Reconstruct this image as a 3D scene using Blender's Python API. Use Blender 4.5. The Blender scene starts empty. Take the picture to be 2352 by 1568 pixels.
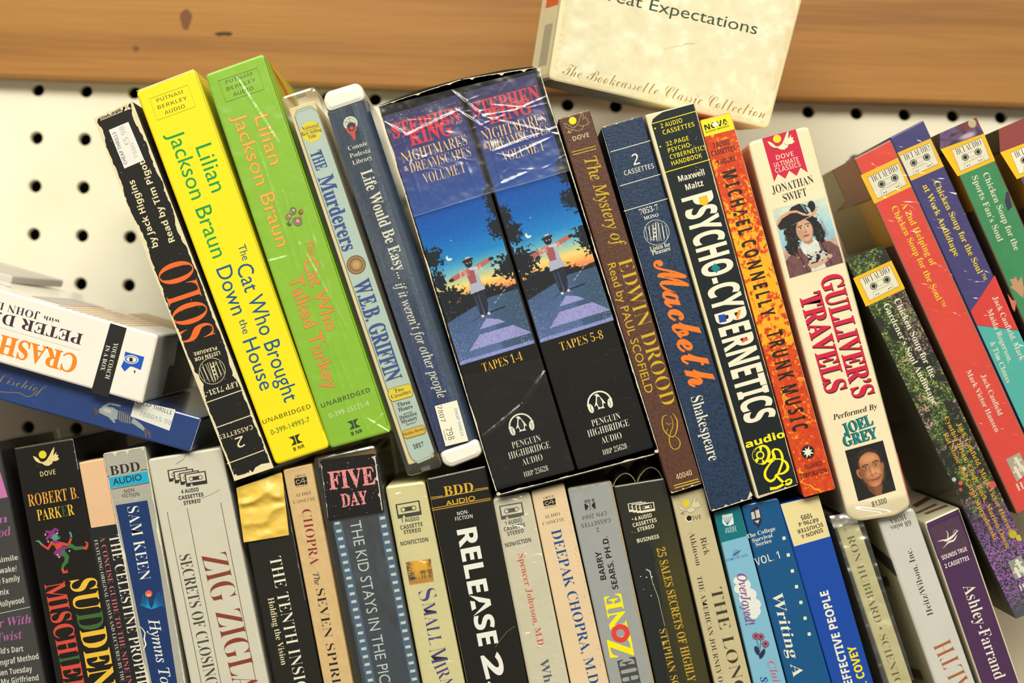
import bpy, math, random
import numpy as np
from mathutils import Vector, Matrix

# ------------------------------------------------------------------ camera, light, exposure
SC = bpy.context.scene
COL = SC.collection
FPX, D = 4160.0, 0.806            # focal length in pixels of the 2352 px frame; metres from lens to spine plane
TH = math.radians(1.63)           # camera roll
CT, ST = math.cos(TH), math.sin(TH)
PEG_Y = FPX * 0.0254 / 110.7 - D  # pegboard plane, from its one inch hole pitch

cam = bpy.data.cameras.new('camera')
cam.sensor_width = 36; cam.lens = 36 * FPX / 2352
cam.clip_start = 0.05; cam.clip_end = 50
cam.dof.use_dof = True; cam.dof.focus_distance = D; cam.dof.aperture_fstop = 6.3
camo = bpy.data.objects.new('camera', cam); COL.objects.link(camo)
camo.matrix_world = Matrix(((CT, -ST, 0, 0), (0, 0, -1, -D), (ST, CT, 0, 0), (0, 0, 0, 1)))
SC.camera = camo

wd = bpy.data.worlds.new('room_light'); SC.world = wd; wd.use_nodes = True
wb = wd.node_tree.nodes['Background']
wb.inputs[0].default_value = (1.0, 0.94, 0.80, 1); wb.inputs[1].default_value = 0.20

def area(name, loc, target, sx, sy, power, col):
    l = bpy.data.lights.new(name, 'AREA'); l.shape = 'RECTANGLE'; l.size = sx; l.size_y = sy
    l.energy = power; l.color = col
    o = bpy.data.objects.new(name, l); COL.objects.link(o); o.location = loc
    o.rotation_euler = (Vector(target) - Vector(loc)).to_track_quat('-Z', 'Y').to_euler()
area('ceiling_tube_light', (-0.75, -1.15, 1.45), (-0.05, 0.0, -0.05), 1.5, 0.5, 21, (1.0, 0.95, 0.80))
area('ceiling_tube_light_behind', (0.35, -2.3, 1.95), (0, 0, -0.1), 2.6, 0.9, 99, (1.0, 0.955, 0.82))

SC.view_settings.view_transform = 'Standard'; SC.view_settings.look = 'None'
SC.view_settings.exposure = 0.0; SC.view_settings.gamma = 1.0
SC.view_settings.use_curve_mapping = False

# ------------------------------------------------------------------ helpers
def lin(c, k=1.0):
    r = []
    for v in c[:3]:
        v = v / 255.0
        r.append(min(0.95, (v / 12.92 if v <= 0.04045 else ((v + 0.055) / 1.055) ** 2.4) * k))
    return (r[0], r[1], r[2], 1.0)

def W(px, py, y=0.0):
    """pixel of the photograph, on the vertical plane y -> world point"""
    k = (D + y) / FPX
    a = (px - 1176.0) * k; b = -(py - 784.0) * k
    return Vector((a * CT - b * ST, y, a * ST + b * CT))

def crop(ox, oy, s=4.3556):
    return lambda x, y: (ox + x / s, oy + y / s)
zA = crop(180, 100); zB = crop(180, 440); zC = crop(380, 760); zD = crop(0, 600, 3.409)
zE = crop(600, 160); zF = crop(700, 500); zG = crop(860, 820); zH = crop(840, 120)
zI = crop(900, 430); zJ = crop(1180, 0, 3.5636); zK = crop(1240, 230); zL = crop(1380, 560)
zM = crop(1420, 860); zN = crop(1660, 270); zO = crop(1720, 600); zP = crop(1800, 860, 4.2609)
zQ = crop(1950, 260, 5.2264); zR = crop(1950, 540, 5.2264); zS = crop(0, 1000, 5.5214)
zT = crop(0, 1284, 5.5214); zU = crop(330, 1010); zV = crop(330, 1208); zX = crop(860, 1060)
zY = crop(860, 1208); za = crop(1300, 1060); zb = crop(1300, 1208); zc = crop(1812, 1100)
zd = crop(1812, 1208, 2.4889); z0 = crop(0, 0, 1.0)

MATS = {}
def new_mat(key):
    m = bpy.data.materials.new(key); m.use_nodes = True
    nt = m.node_tree; return m, nt, nt.nodes['Principled BSDF']

def paper(col, rough=0.5, gloss=0.0, blot=0.06, bump=0.12, k=1.0, bscale=60.0, grain=1800.0):
    """printed board: colour with slight blotches, paper grain, optional varnish"""
    if sum(col) < 130: k *= 0.62      # dense black inks
    key = ('paper', tuple(col), rough, gloss, blot, bump, k, bscale)
    if key in MATS: return MATS[key]
    m, nt, p = new_mat('printed_board'); N = nt.nodes; L = nt.links
    tc = N.new('ShaderNodeTexCoord')
    n1 = N.new('ShaderNodeTexNoise'); n1.inputs['Scale'].default_value = bscale; n1.inputs['Detail'].default_value = 6
    n1.inputs['Roughness'].default_value = 0.7
    L.new(tc.outputs['Object'], n1.inputs['Vector'])
    mr = N.new('ShaderNodeMapRange'); mr.inputs[1].default_value = 0.3; mr.inputs[2].default_value = 0.7
    mr.inputs[3].default_value = 1 - blot; mr.inputs[4].default_value = 1 + blot * 0.6
    L.new(n1.outputs['Fac'], mr.inputs[0])
    mx = N.new('ShaderNodeMix'); mx.data_type = 'RGBA'; mx.blend_type = 'MULTIPLY'; mx.inputs[0].default_value = 1
    mx.inputs[6].default_value = lin(col, k); L.new(mr.outputs[0], mx.inputs[7])
    L.new(mx.outputs[2], p.inputs['Base Color'])
    n2 = N.new('ShaderNodeTexNoise'); n2.inputs['Scale'].default_value = grain; L.new(tc.outputs['Object'], n2.inputs['Vector'])
    b = N.new('ShaderNodeBump'); b.inputs['Strength'].default_value = bump; b.inputs['Distance'].default_value = 0.0002
    L.new(n2.outputs['Fac'], b.inputs['Height']); L.new(b.outputs[0], p.inputs['Normal'])
    p.inputs['Roughness'].default_value = rough
    p.inputs['Coat Weight'].default_value = gloss; p.inputs['Coat Roughness'].default_value = 0.12
    MATS[key] = m; return m

def ink(col, rough=0.45, k=1.0):
    key = ('ink', tuple(col), rough, k)
    if key not in MATS:
        m, nt, p = new_mat('printing_ink'); p.inputs['Base Color'].default_value = lin(col, k)
        p.inputs['Roughness'].default_value = rough; MATS[key] = m
    return MATS[key]

def leather(c1, c2, scale=420.0):
    key = ('leather', c1, c2, scale)
    if key in MATS: return MATS[key]
    m, nt, p = new_mat('leatherette_print'); N = nt.nodes; L = nt.links
    tc = N.new('ShaderNodeTexCoord')
    w = N.new('ShaderNodeTexNoise'); w.inputs['Scale'].default_value = scale; w.inputs['Detail'].default_value = 2.5
    w.inputs['Distortion'].default_value = 1.2
    L.new(tc.outputs['Object'], w.inputs['Vector'])
    s = N.new('ShaderNodeMath'); s.operation = 'SUBTRACT'; s.inputs[1].default_value = 0.5; L.new(w.outputs['Fac'], s.inputs[0])
    ab = N.new('ShaderNodeMath'); ab.operation = 'ABSOLUTE'; L.new(s.outputs[0], ab.inputs[0])
    mr = N.new('ShaderNodeMapRange'); mr.inputs[1].default_value = 0.0; mr.inputs[2].default_value = 0.07
    L.new(ab.outputs[0], mr.inputs[0])
    mx = N.new('ShaderNodeMix'); mx.data_type = 'RGBA'; mx.inputs[6].default_value = lin(c2); mx.inputs[7].default_value = lin(c1)
    L.new(mr.outputs[0], mx.inputs[0]); L.new(mx.outputs[2], p.inputs['Base Color'])
    b = N.new('ShaderNodeBump'); b.inputs['Strength'].default_value = 0.25; b.inputs['Distance'].default_value = 0.0003
    L.new(mr.outputs[0], b.inputs['Height']); L.new(b.outputs[0], p.inputs['Normal'])
    p.inputs['Roughness'].default_value = 0.42; MATS[key] = m; return m

def art_mat():
    if 'art' in MATS: return MATS['art']
    m, nt, p = new_mat('colour_print'); N = nt.nodes; L = nt.links
    a = N.new('ShaderNodeAttribute'); a.attribute_name = 'print'
    L.new(a.outputs['Color'], p.inputs['Base Color']); p.inputs['Roughness'].default_value = 0.42
    p.inputs['Coat Weight'].default_value = 0.15; p.inputs['Coat Roughness'].default_value = 0.2
    MATS['art'] = m; return m

def film_mat(base=0.05, edge=0.55, rough=0.10, tint=(1, 1, 1), bump=0.5, bscale=160.0, stretch=(1, 1, 1), haze=0.0):
    key = ('film', base, edge, rough, tint, bump, bscale, stretch, haze)
    if key in MATS: return MATS[key]
    m = bpy.data.materials.new('clear_plastic'); m.use_nodes = True; nt = m.node_tree; N = nt.nodes; L = nt.links
    N.remove(N['Principled BSDF']); out = N['Material Output']
    tr = N.new('ShaderNodeBsdfTransparent'); tr.inputs[0].default_value = (*tint, 1)
    if haze:
        df = N.new('ShaderNodeBsdfDiffuse'); df.inputs[0].default_value = (.85, .85, .8, 1); mh = N.new('ShaderNodeMixShader'); mh.inputs[0].default_value = haze
        L.new(tr.outputs[0], mh.inputs[1]); L.new(df.outputs[0], mh.inputs[2])
    gl = N.new('ShaderNodeBsdfGlossy'); gl.inputs['Roughness'].default_value = rough; gl.inputs[0].default_value = (1, 1, 1, 1)
    lw = N.new('ShaderNodeLayerWeight'); lw.inputs[0].default_value = 0.35
    mr = N.new('ShaderNodeMapRange'); mr.inputs[3].default_value = base; mr.inputs[4].default_value = edge
    L.new(lw.outputs['Facing'], mr.inputs[0])
    tc = N.new('ShaderNodeTexCoord'); mp = N.new('ShaderNodeMapping'); mp.inputs['Scale'].default_value = stretch
    L.new(tc.outputs['Object'], mp.inputs[0])
    n = N.new('ShaderNodeTexNoise'); n.inputs['Scale'].default_value = bscale; n.inputs['Detail'].default_value = 3
    n.inputs['Distortion'].default_value = 0.8
    L.new(mp.outputs[0], n.inputs['Vector'])
    b = N.new('ShaderNodeBump'); b.inputs['Strength'].default_value = bump; b.inputs['Distance'].default_value = 0.002
    L.new(n.outputs['Fac'], b.inputs['Height']); L.new(b.outputs[0], gl.inputs['Normal'])
    mx = N.new('ShaderNodeMixShader'); L.new(mr.outputs[0], mx.inputs[0]); L.new((mh if haze else tr).outputs[0], mx.inputs[1]); L.new(gl.outputs[0], mx.inputs[2])
    L.new(mx.outputs[0], out.inputs['Surface']); MATS[key] = m; return m

def mesh_obj(name, verts, faces, mat, parent=None, smooth=False, mats=None, midx=None, label=None):
    me = bpy.data.meshes.new(name); me.from_pydata([tuple(v) for v in verts], [], faces); me.update()
    for mm in (mats or [mat]): me.materials.append(mm)
    if midx: me.polygons.foreach_set('material_index', midx)
    if smooth: me.polygons.foreach_set('use_smooth', [True] * len(me.polygons))
    o = bpy.data.objects.new(name, me); COL.objects.link(o)
    if parent: o.parent = parent
    if label: o['label'] = label
    return o

# numpy noise for printed pictures
def vnoise(x, y, seed=0):
    xi = np.floor(x).astype(np.int64); yi = np.floor(y).astype(np.int64); xf = x - xi; yf = y - yi
    def h(a, b):
        n = (a * 374761393 + b * 668265263 + seed * 1442695041) & 0x7fffffff
        n = ((n ^ (n >> 13)) * 1274126177) & 0x7fffffff
        return ((n ^ (n >> 16)) & 0xffff) / 65535.0
    u = xf * xf * (3 - 2 * xf); v = yf * yf * (3 - 2 * yf)
    return (h(xi, yi) * (1 - u) + h(xi + 1, yi) * u) * (1 - v) + (h(xi, yi + 1) * (1 - u) + h(xi + 1, yi + 1) * u) * v
def fbm(x, y, o=4, seed=0):
    s = 0; a = 0.5; t = 0
    for i in range(o):
        s = s + a * vnoise(x * 2 ** i, y * 2 ** i, seed + i * 17); t += a; a *= 0.55
    return s / t

class Paint:
    """a small canvas in spine pixels (X across, Y down)"""
    def __init__(s, w, h, step=1.5, col=(128, 128, 128)):
        s.w, s.h = w, h; s.nx = max(2, int(w / step)); s.ny = max(2, int(h / step))
        s.X, s.Y = np.meshgrid(np.linspace(0, w, s.nx), np.linspace(0, h, s.ny))
        s.C = np.ones((s.ny, s.nx, 3)) * np.array(col, float)
    def put(s, m, col):
        m = np.clip(m, 0, 1)[..., None]; s.C = s.C * (1 - m) + np.asarray(col, float) * m
    def ell(s, cx, cy, rx, ry, col, rot=0, soft=0.15, a=1.0, y0=-1e9, y1=1e9):
        c, n = math.cos(rot), math.sin(rot); dx, dy = s.X - cx, s.Y - cy
        r = np.sqrt(((dx * c + dy * n) / rx) ** 2 + ((-dx * n + dy * c) / ry) ** 2)
        s.put(a * np.clip((1 - r) / soft + 0.5, 0, 1) * (s.Y >= y0) * (s.Y <= y1), col)
    def poly(s, pts, col, a=1.0):
        ins = np.zeros(s.X.shape, bool); n = len(pts)
        for i in range(n):
            x1, y1 = pts[i]; x2, y2 = pts[(i + 1) % n]
            cond = (s.Y < y1) != (s.Y < y2)
            xs = x1 + (s.Y - y1) * (x2 - x1) / ((y2 - y1) or 1e-9)
            ins ^= cond & (s.X < xs)
        s.put(ins * a, col)
    def line(s, x1, y1, x2, y2, w, col, a=1.0):
        dx, dy = x2 - x1, y2 - y1; l2 = dx * dx + dy * dy or 1e-9
        t = np.clip(((s.X - x1) * dx + (s.Y - y1) * dy) / l2, 0, 1)
        d = np.hypot(s.X - x1 - t * dx, s.Y - y1 - t * dy); s.put(a * np.clip(w / 2 - d + 0.5, 0, 1), col)
    def ramp(s, stops, axis='Y'):
        v = (s.Y / s.h if axis == 'Y' else s.X / s.w)
        for k in range(3): s.C[..., k] = np.interp(v, [t for t, _ in stops], [c[k] for _, c in stops])

# ------------------------------------------------------------------ lettering
SEQ = {'B': (0x1D400, 0x1D41A, 0x1D7CE), 'i': (0x1D434, 0x1D44E, 0), 'I': (0x1D468, 0x1D482, 0),
       'c': (0x1D4D0, 0x1D4EA, 0), 's': (0x1D5A0, 0x1D5BA, 0x1D7E2), 'S': (0x1D5D4, 0x1D5EE, 0x1D7EC),
       'm': (0x1D670, 0x1D68A, 0x1D7F6)}
#        style: base alphabet, stroke offset, slant
STY = {'r': ('r', 0), 'B': ('B', 0), 't': ('B', -0.0155), 'T': ('B', -0.008), 'X': ('B', 0.012), 'i': ('i', 0.004), 'I': ('B', -0.004),
       'c': ('c', 0), 'C': ('c', -0.011), 's': ('S', -0.021), 'S': ('S', 0), 'H': ('S', 0.014), 'm': ('S', -0.03), 'g': ('S', -0.028), 'R': ('r', 0.012)}
TEXTS = []; GLY = {}
def enc(s, base):
    if base == 'r': return s
    U, L_, N_ = SEQ[base]; o = ''
    for c in s:
        if 'A' <= c <= 'Z': o += chr(U + ord(c) - 65)
        elif 'a' <= c <= 'z':
            o += 'ℎ' if (base == 'i' and c == 'h') else chr(L_ + ord(c) - 97)
        elif '0' <= c <= '9': o += chr((N_ or 0x1D7CE) + ord(c) - 48)
        else: o += c
    return o
def bake_glyphs():
    keys = set(k for t in TEXTS for k in t['keys']) | set(('H', st, 0.0) for st in STY)
    tmp = []
    for s, st, off in keys:
        base, o0 = STY[st]
        cu = bpy.data.curves.new('lettering', 'FONT'); cu.body = enc(s, base); cu.resolution_u = 3; cu.offset = o0 + off
        ob = bpy.data.objects.new('lettering', cu); COL.objects.link(ob); tmp.append((s, st, off, ob, cu))
    bpy.context.view_layer.update()
    dg = bpy.context.evaluated_depsgraph_get()
    for s, st, off, ob, cu in tmp:
        me = ob.evaluated_get(dg).to_mesh()
        v = np.empty(len(me.vertices) * 3); me.vertices.foreach_get('co', v); v = v.reshape(-1, 3)
        f = [tuple(p.vertices) for p in me.polygons]
        GLY[(s, st, off)] = (v[:, :2].copy(), f)
        ob.evaluated_get(dg).to_mesh_clear()
    for s, st, off, ob, cu in tmp:
        bpy.data.objects.remove(ob); bpy.data.curves.remove(cu)

# ------------------------------------------------------------------ a thing with a printed front
THINGS = []
LAY = 0.000004
def offset_quad(q, d):
    """inset a convex polygon by d (2-D, any winding)"""
    n = len(q); A = sum(q[i][0] * q[(i + 1) % n][1] - q[(i + 1) % n][0] * q[i][1] for i in range(n)); s = 1 if A > 0 else -1
    L_ = []
    for i in range(n):
        x1, y1 = q[i]; x2, y2 = q[(i + 1) % n]; l = math.hypot(x2 - x1, y2 - y1) or 1e-9
        nx, ny = -(y2 - y1) / l * s, (x2 - x1) / l * s
        L_.append((x1 + nx * d, y1 + ny * d, x2 - x1, y2 - y1))
    r = []
    for i in range(n):
        x1, y1, dx1, dy1 = L_[i - 1]; x2, y2, dx2, dy2 = L_[i]; c = dx1 * dy2 - dy1 * dx2
        if abs(c) < 1e-12: r.append((x2, y2)); continue
        t = ((x2 - x1) * dy2 - (y2 - y1) * dx2) / c; r.append((x1 + dx1 * t, y1 + dy1 * t))
    return r
def rounded(q, r, seg=3):
    out = []; n = len(q)
    for i in range(n):
        p = Vector(q[i]); a = (Vector(q[i - 1]) - p); b = (Vector(q[(i + 1) % n]) - p)
        rr = min(r, a.length * 0.45, b.length * 0.45); a = p + a.normalized() * rr; b = p + b.normalized() * rr
        for k in range(seg + 1):
            t = k / seg; out.append(tuple(a * (1 - t) ** 2 + p * 2 * t * (1 - t) + b * t * t))
    return out

class Thing:
    def __init__(s, name, label, cat, quad, y=0.0, depth=0.108, group=None, back=(0, 0)):
        s.quad = quad; s.y = y; s.depth = depth; s.layer = 1; s.acc = {}; s.back = back; s.unit = 0; s.count = 100
        c = (W(*quad[-1], y) + W(*quad[-2], y)) / 2; c.y = y + depth / 2; s.o = c
        e = bpy.data.objects.new(name, None); COL.objects.link(e); e.location = c; e.empty_display_size = 0.02
        e['label'] = label; e['category'] = cat
        if group: e['group'] = group
        s.e = e; THINGS.append(s)
    def P(s, p, dy=0.0):
        v = W(p[0], p[1], s.y); v.y += dy; return v - s.o
    def body(s, mat, name='box_shell', r=0.0007, cr=0.0008, front=None, seg=3, inset=0.0, y0=0.0, y1=None, label=None, quad=None, skew=None):
        q = [(s.P(p).x, s.P(p).z) for p in (quad or s.quad)]
        if inset: q = offset_quad(q, inset)
        y1 = s.depth if y1 is None else y1; ya = s.y - s.o.y
        rings = []
        for ins, yy in ((r, y0), (r * 0.3, y0 + r * 0.3), (0, y0 + r), (0, y1 - r), (r, y1)):
            rq = rounded(offset_quad(q, ins), max(cr - ins, 0.00005), seg)
            t = (yy / s.depth)
            rings.append([(x + s.back[0] * t, ya + yy, z + s.back[1] * t) for x, z in rq])
        n = len(rings[0]); v = [p for rg in rings for p in rg]; f = []; mi = []
        f.append(tuple(range(n))); mi.append(1 if front else 0)
        for k in range(len(rings) - 1):
            for i in range(n):
                j = (i + 1) % n; f.append((k * n + i, k * n + j, (k + 1) * n + j, (k + 1) * n + i)); mi.append(0)
        f.append(tuple(reversed(range((len(rings) - 1) * n, len(rings) * n)))); mi.append(0)
        o = mesh_obj(name, v, f, mat, s.e, mats=[mat, front] if front else None, midx=mi if front else None, label=label)
        return o
    # --- flat print; every call goes one layer up
    def fresh(s):
        s.count += 1; return s.count
    def add(s, part, mat, pts, faces, layer=None, unit=None):
        if layer is None: layer = s.layer; s.layer += 1
        if unit is None: unit = s.fresh() if part in ('ruled_line', 'fold_line', 'worn_edge') else (s.unit if part in ('emblem', 'cassette_mark', 'cassette_card') else 0)
        A = s.acc.setdefault((part, unit), [[], [], [], []]); b = len(A[1])
        if mat not in A[0]: A[0].append(mat)
        for p in pts: A[1].append(s.P(p, -0.00002 - LAY * layer))
        A[2] += [tuple(i + b for i in f) for f in faces]; A[3] += [A[0].index(mat)] * len(faces)
    def poly(s, pts, mat, part='print_panel'):
        s.add(part, mat, pts, [tuple(range(len(pts)))])
    def line(s, p0, p1, w, mat, part='ruled_line'):
        dx, dy = p1[0] - p0[0], p1[1] - p0[1]; l = math.hypot(dx, dy) or 1; nx, ny = -dy / l * w / 2, dx / l * w / 2
        s.add(part, mat, [(p0[0] + nx, p0[1] + ny), (p1[0] + nx, p1[1] + ny), (p1[0] - nx, p1[1] - ny), (p0[0] - nx, p0[1] - ny)], [(0, 1, 2, 3)])
    def path(s, pts, w, mat, part='emblem', closed=False):
        n = len(pts); ws = w if isinstance(w, (list, tuple)) else [w] * n; L_, f = [], []
        if not closed and n >= 5 and part in ('emblem', 'flourish'):      # smooth curve through the points
            P4 = [pts[0]] + list(pts) + [pts[-1]]; np_, nw = [], []
            for i in range(n - 1):
                a, b_, c, d = P4[i:i + 4]
                for k in range(5):
                    t = k / 5; np_.append(tuple(.5 * (2 * b_[m] + (c[m] - a[m]) * t + (2 * a[m] - 5 * b_[m] + 4 * c[m] - d[m]) * t * t + (3 * b_[m] - a[m] - 3 * c[m] + d[m]) * t ** 3) for m in (0, 1))); nw.append(ws[i] * (1 - t) + ws[i + 1] * t)
            pts, ws = np_ + [tuple(pts[-1])], nw + [ws[-1]]; n = len(pts)
        for i in range(n):
            a = pts[(i - 1) % n] if (closed or i > 0) else pts[i]; b = pts[(i + 1) % n] if (closed or i < n - 1) else pts[i]
            dx, dy = b[0] - a[0], b[1] - a[1]; l = math.hypot(dx, dy) or 1; nx, ny = -dy / l * ws[i] / 2, dx / l * ws[i] / 2
            L_ += [(pts[i][0] + nx, pts[i][1] + ny), (pts[i][0] - nx, pts[i][1] - ny)]
        for i in range(n if closed else n - 1):
            j = (i + 1) % n; f.append((2 * i, 2 * j, 2 * j + 1, 2 * i + 1))
        s.add(part, mat, L_, f)
    def frame(s, q, w, mat, part='ruled_line'):
        s.path(q, w, mat, part, closed=True)
    def disc(s, c, r, mat, part='emblem', ry=None, rot=0, n=24):
        ry = ry or r; cs, sn = math.cos(rot), math.sin(rot)
        s.poly([(c[0] + r * math.cos(a) * cs - ry * math.sin(a) * sn, c[1] + r * math.cos(a) * sn + ry * math.sin(a) * cs)
                for a in [2 * math.pi * i / n for i in range(n)]], mat, part)
    def ring(s, c, r, w, mat, part='emblem', a0=0, a1=360, n=28):
        closed = (a1 - a0) >= 360; m = n if closed else n + 1
        s.path([(c[0] + r * math.cos(math.radians(a0 + (a1 - a0) * i / n)), c[1] + r * math.sin(math.radians(a0 + (a1 - a0) * i / n))) for i in range(m)], w, mat, part, closed)
    def text(s, st, string, p0, p1, h, col, part='lettering', shadow=None, sh=(1.6, 1.6), outline=None, ow=0.03, skew=0.0, k=1.0):
        if st == 'I': skew = skew or 0.24
        mat = ink(col, k=k) if isinstance(col, tuple) else col
        keys = [(string, st, 0.0)] + ([(string, st, ow)] if outline else [])
        L_ = s.layer; s.layer += 3 if (shadow or outline) else 1
        TEXTS.append(dict(t=s, st=st, keys=keys, p0=p0, p1=p1, h=h, mat=mat, part=part, shadow=shadow, sh=sh, outline=outline, layer=L_, skew=skew, y=s.y))
    def flush_text(s, T):
        hv = GLY[('H', T['st'], 0.0)][0]; cap = hv[:, 1].max() if len(hv) else 0.7
        v0 = GLY[T['keys'][0]][0]
        if not len(v0): return
        x0, x1 = v0[:, 0].min(), v0[:, 0].max()
        P0, P1 = T['p0'], T['p1']; dx, dy = P1[0] - P0[0], P1[1] - P0[1]; l = math.hypot(dx, dy); ux, uy = dy / l, -dx / l
        un = s.fresh() if T['part'].endswith('lettering') else 0
        def place(key, mat, ox, oy, lay):
            v, f = GLY[key]
            if not len(v): return
            t = (v[:, 0] - x0) / (x1 - x0); hh = v[:, 1] / cap * T['h']; t = t + T['skew'] * hh / l
            pts = np.stack([P0[0] + dx * t + ux * hh + ox, P0[1] + dy * t + uy * hh + oy], 1)
            s.add(T['part'], mat, [tuple(p) for p in pts], f, layer=lay, unit=un)
        if T['shadow']: place(T['keys'][0], ink(T['shadow']), T['sh'][0], T['sh'][1], T['layer'])
        if T['outline']: place(T['keys'][1], ink(T['outline']), 0, 0, T['layer'] + 1)
        place(T['keys'][0], T['mat'], 0, 0, T['layer'] + (2 if (T['shadow'] or T['outline']) else 0))
    def art(s, q, painter, part='printed_picture', key=None):
        """picture printed on quad q (TL, TR, BR, BL)"""
        c = painter; ny, nx = c.X.shape; U = (c.X / c.w)[..., None]; V = (c.Y / c.h)[..., None]
        q = [np.array(p, float) for p in q]
        pts = (q[0] * (1 - U) + q[1] * U) * (1 - V) + (q[3] * (1 - U) + q[2] * U) * V
        pts = pts.reshape(-1, 2); k = (D + s.y) / FPX
        a = (pts[:, 0] - 1176) * k; b = -(pts[:, 1] - 784) * k
        lay = s.layer; s.layer += 1
        co = np.stack([a * CT - b * ST - s.o.x, np.full(len(a), s.y - s.o.y - 0.00002 - LAY * lay), a * ST + b * CT - s.o.z], 1)
        i = np.arange((ny - 1) * (nx - 1)); r, cc = i // (nx - 1), i % (nx - 1); b0 = r * nx + cc
        fs = np.stack([b0, b0 + 1, b0 + nx + 1, b0 + nx], 1)
        if key is not None:
            vis = (np.abs(c.C.reshape(-1, 3) - np.array(key)).sum(1) > 14); fs = fs[vis[fs].sum(1) >= 3]
        me = bpy.data.meshes.new(part); me.vertices.add(len(co)); me.vertices.foreach_set('co', co.ravel())
        me.loops.add(len(fs) * 4); me.loops.foreach_set('vertex_index', fs.ravel())
        me.polygons.add(len(fs)); me.polygons.foreach_set('loop_start', np.arange(len(fs)) * 4); me.update(calc_edges=True)
        ca = me.color_attributes.new('print', 'FLOAT_COLOR', 'POINT')
        C = np.clip(c.C.reshape(-1, 3) / 255.0, 0, 1); C = np.where(C <= 0.04045, C / 12.92, ((C + 0.055) / 1.055) ** 2.4)
        ca.data.foreach_set('color', np.concatenate([np.minimum(C, 0.93), np.ones((len(C), 1))], 1).ravel())
        me.materials.append(art_mat())
        o = bpy.data.objects.new(part, me); COL.objects.link(o); o.parent = s.e; return o
    def side(s, edge, sts, mat, part='side_print', out=0.00008):
        """polygon on a side face: (a along the edge 0..1, b into the depth 0..1)"""
        q = s.quad; e = {'T': (q[0], q[1]), 'R': (q[1], q[2]), 'B': (q[3], q[2]), 'L': (q[0], q[3])}[edge]
        cx = sum(p[0] for p in q) / 4; cy = sum(p[1] for p in q) / 4; cen = s.P((cx, cy))
        p0, p1 = s.P(e[0]), s.P(e[1]); mid = (p0 + p1) / 2; d = (p1 - p0).normalized(); n = mid - cen; n = n - d * n.dot(d); n.y = 0; n.normalize()
        v = []
        for a, b in sts:
            p = p0.lerp(p1, a) + n * out; p.y += b * s.depth; p.x += s.back[0] * b; p.z += s.back[1] * b; v.append(p)
        A = s.acc.setdefault((part, s.fresh() if part == 'side_print' else -1), [[], [], [], []]); b0 = len(A[1]); A[1] += v; A[2].append(tuple(range(b0, b0 + len(v))))
        if mat not in A[0]: A[0].append(mat)
        A[3].append(A[0].index(mat))
    def wear(s, p0, p1, w, seed=1, col=(226, 214, 176), n=70, big=2.5, side=1, part='worn_edge'):
        """board showing through along an edge: ragged strip inward from p0-p1"""
        rnd = random.Random(seed); dx, dy = p1[0] - p0[0], p1[1] - p0[1]; l = math.hypot(dx, dy); nx, ny = -dy / l * side, dx / l * side
        e = 2.6 / l; p0, p1 = (p0[0] + dx * e + nx * .5, p0[1] + dy * e + ny * .5), (p1[0] - dx * e + nx * .5, p1[1] - dy * e + ny * .5); dx, dy = p1[0] - p0[0], p1[1] - p0[1]
        vn = lambda x, k: float(vnoise(np.array(x), np.array(k + .5), seed))
        pts, f = [], []
        for i in range(n + 1):
            t = i / n; big_ = math.exp(-((math.sin(seed * 3.1 + t * 9.0) + 0.2) / 0.25) ** 2)
            ww = w * max(0.02, -0.16 + .75 * vn(t * l / 38, 1) + .45 * vn(t * l / 9, 2) + .25 * rnd.random() + big * big_ * (.25 + .4 * vn(t * l / 12, 3)))
            j = rnd.uniform(-0.3, 0.3) * l / n
            pts += [(p0[0] + dx * t, p0[1] + dy * t), (p0[0] + dx * t + nx * ww + dx / l * j, p0[1] + dy * t + ny * ww + dy / l * j)]
            if i: b = 2 * i; f.append((b - 2, b, b + 1, b - 1))
        s.add(part, paper(col, 0.9, blot=0.12, bscale=500), pts, f)
    def specks(s, q, n, r, col, seed=1, part='scuff_mark', elong=1.5):
        rnd = random.Random(seed); m = ink(col, 0.8); pts, f = [], []
        for i in range(n):
            u, v = rnd.random(), rnd.random()
            x = (q[0][0] * (1 - u) + q[1][0] * u) * (1 - v) + (q[3][0] * (1 - u) + q[2][0] * u) * v
            y = (q[0][1] * (1 - u) + q[1][1] * u) * (1 - v) + (q[3][1] * (1 - u) + q[2][1] * u) * v
            rr = r * rnd.uniform(0.3, 1); a0 = rnd.random() * 6.3; b = len(pts); e = rnd.uniform(1, elong)
            for k in range(5):
                a = a0 + k * 1.257; g = rr * rnd.uniform(0.5, 1.1)
                pts.append((x + g * math.cos(a) * e, y + g * math.sin(a)))
            f.append(tuple(range(b, b + 5)))
        s.add(part, m, pts, f)
    def film(s, q, mat, nx=24, ny=60, amp=0.0004, seed=3, lift=0.0006, part='shrink_wrap', ridges=()):
        """thin clear wrap lying on the front with creases; ridges = (p0, p1, width px, height m)"""
        U, V = np.meshgrid(np.linspace(0, 1, nx + 1), np.linspace(0, 1, ny + 1)); q = [np.array(p, float) for p in q]
        pts = (q[0] * (1 - U[..., None]) + q[1] * U[..., None]) * (1 - V[..., None]) + (q[3] * (1 - U[..., None]) + q[2] * U[..., None]) * V[..., None]
        h = amp * (fbm(pts[..., 0] / 40, pts[..., 1] / 40, 3, seed))
        for r0, r1, w, hh in ridges:
            dx, dy = r1[0] - r0[0], r1[1] - r0[1]; t = np.clip(((pts[..., 0] - r0[0]) * dx + (pts[..., 1] - r0[1]) * dy) / (dx * dx + dy * dy), 0, 1)
            d = np.hypot(pts[..., 0] - r0[0] - t * dx, pts[..., 1] - r0[1] - t * dy); h = h + hh * np.clip(1 - d / w, 0, 1) * np.sin(np.pi * np.clip(t, 0.03, 0.97)) ** 0.5
        v = []
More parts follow.
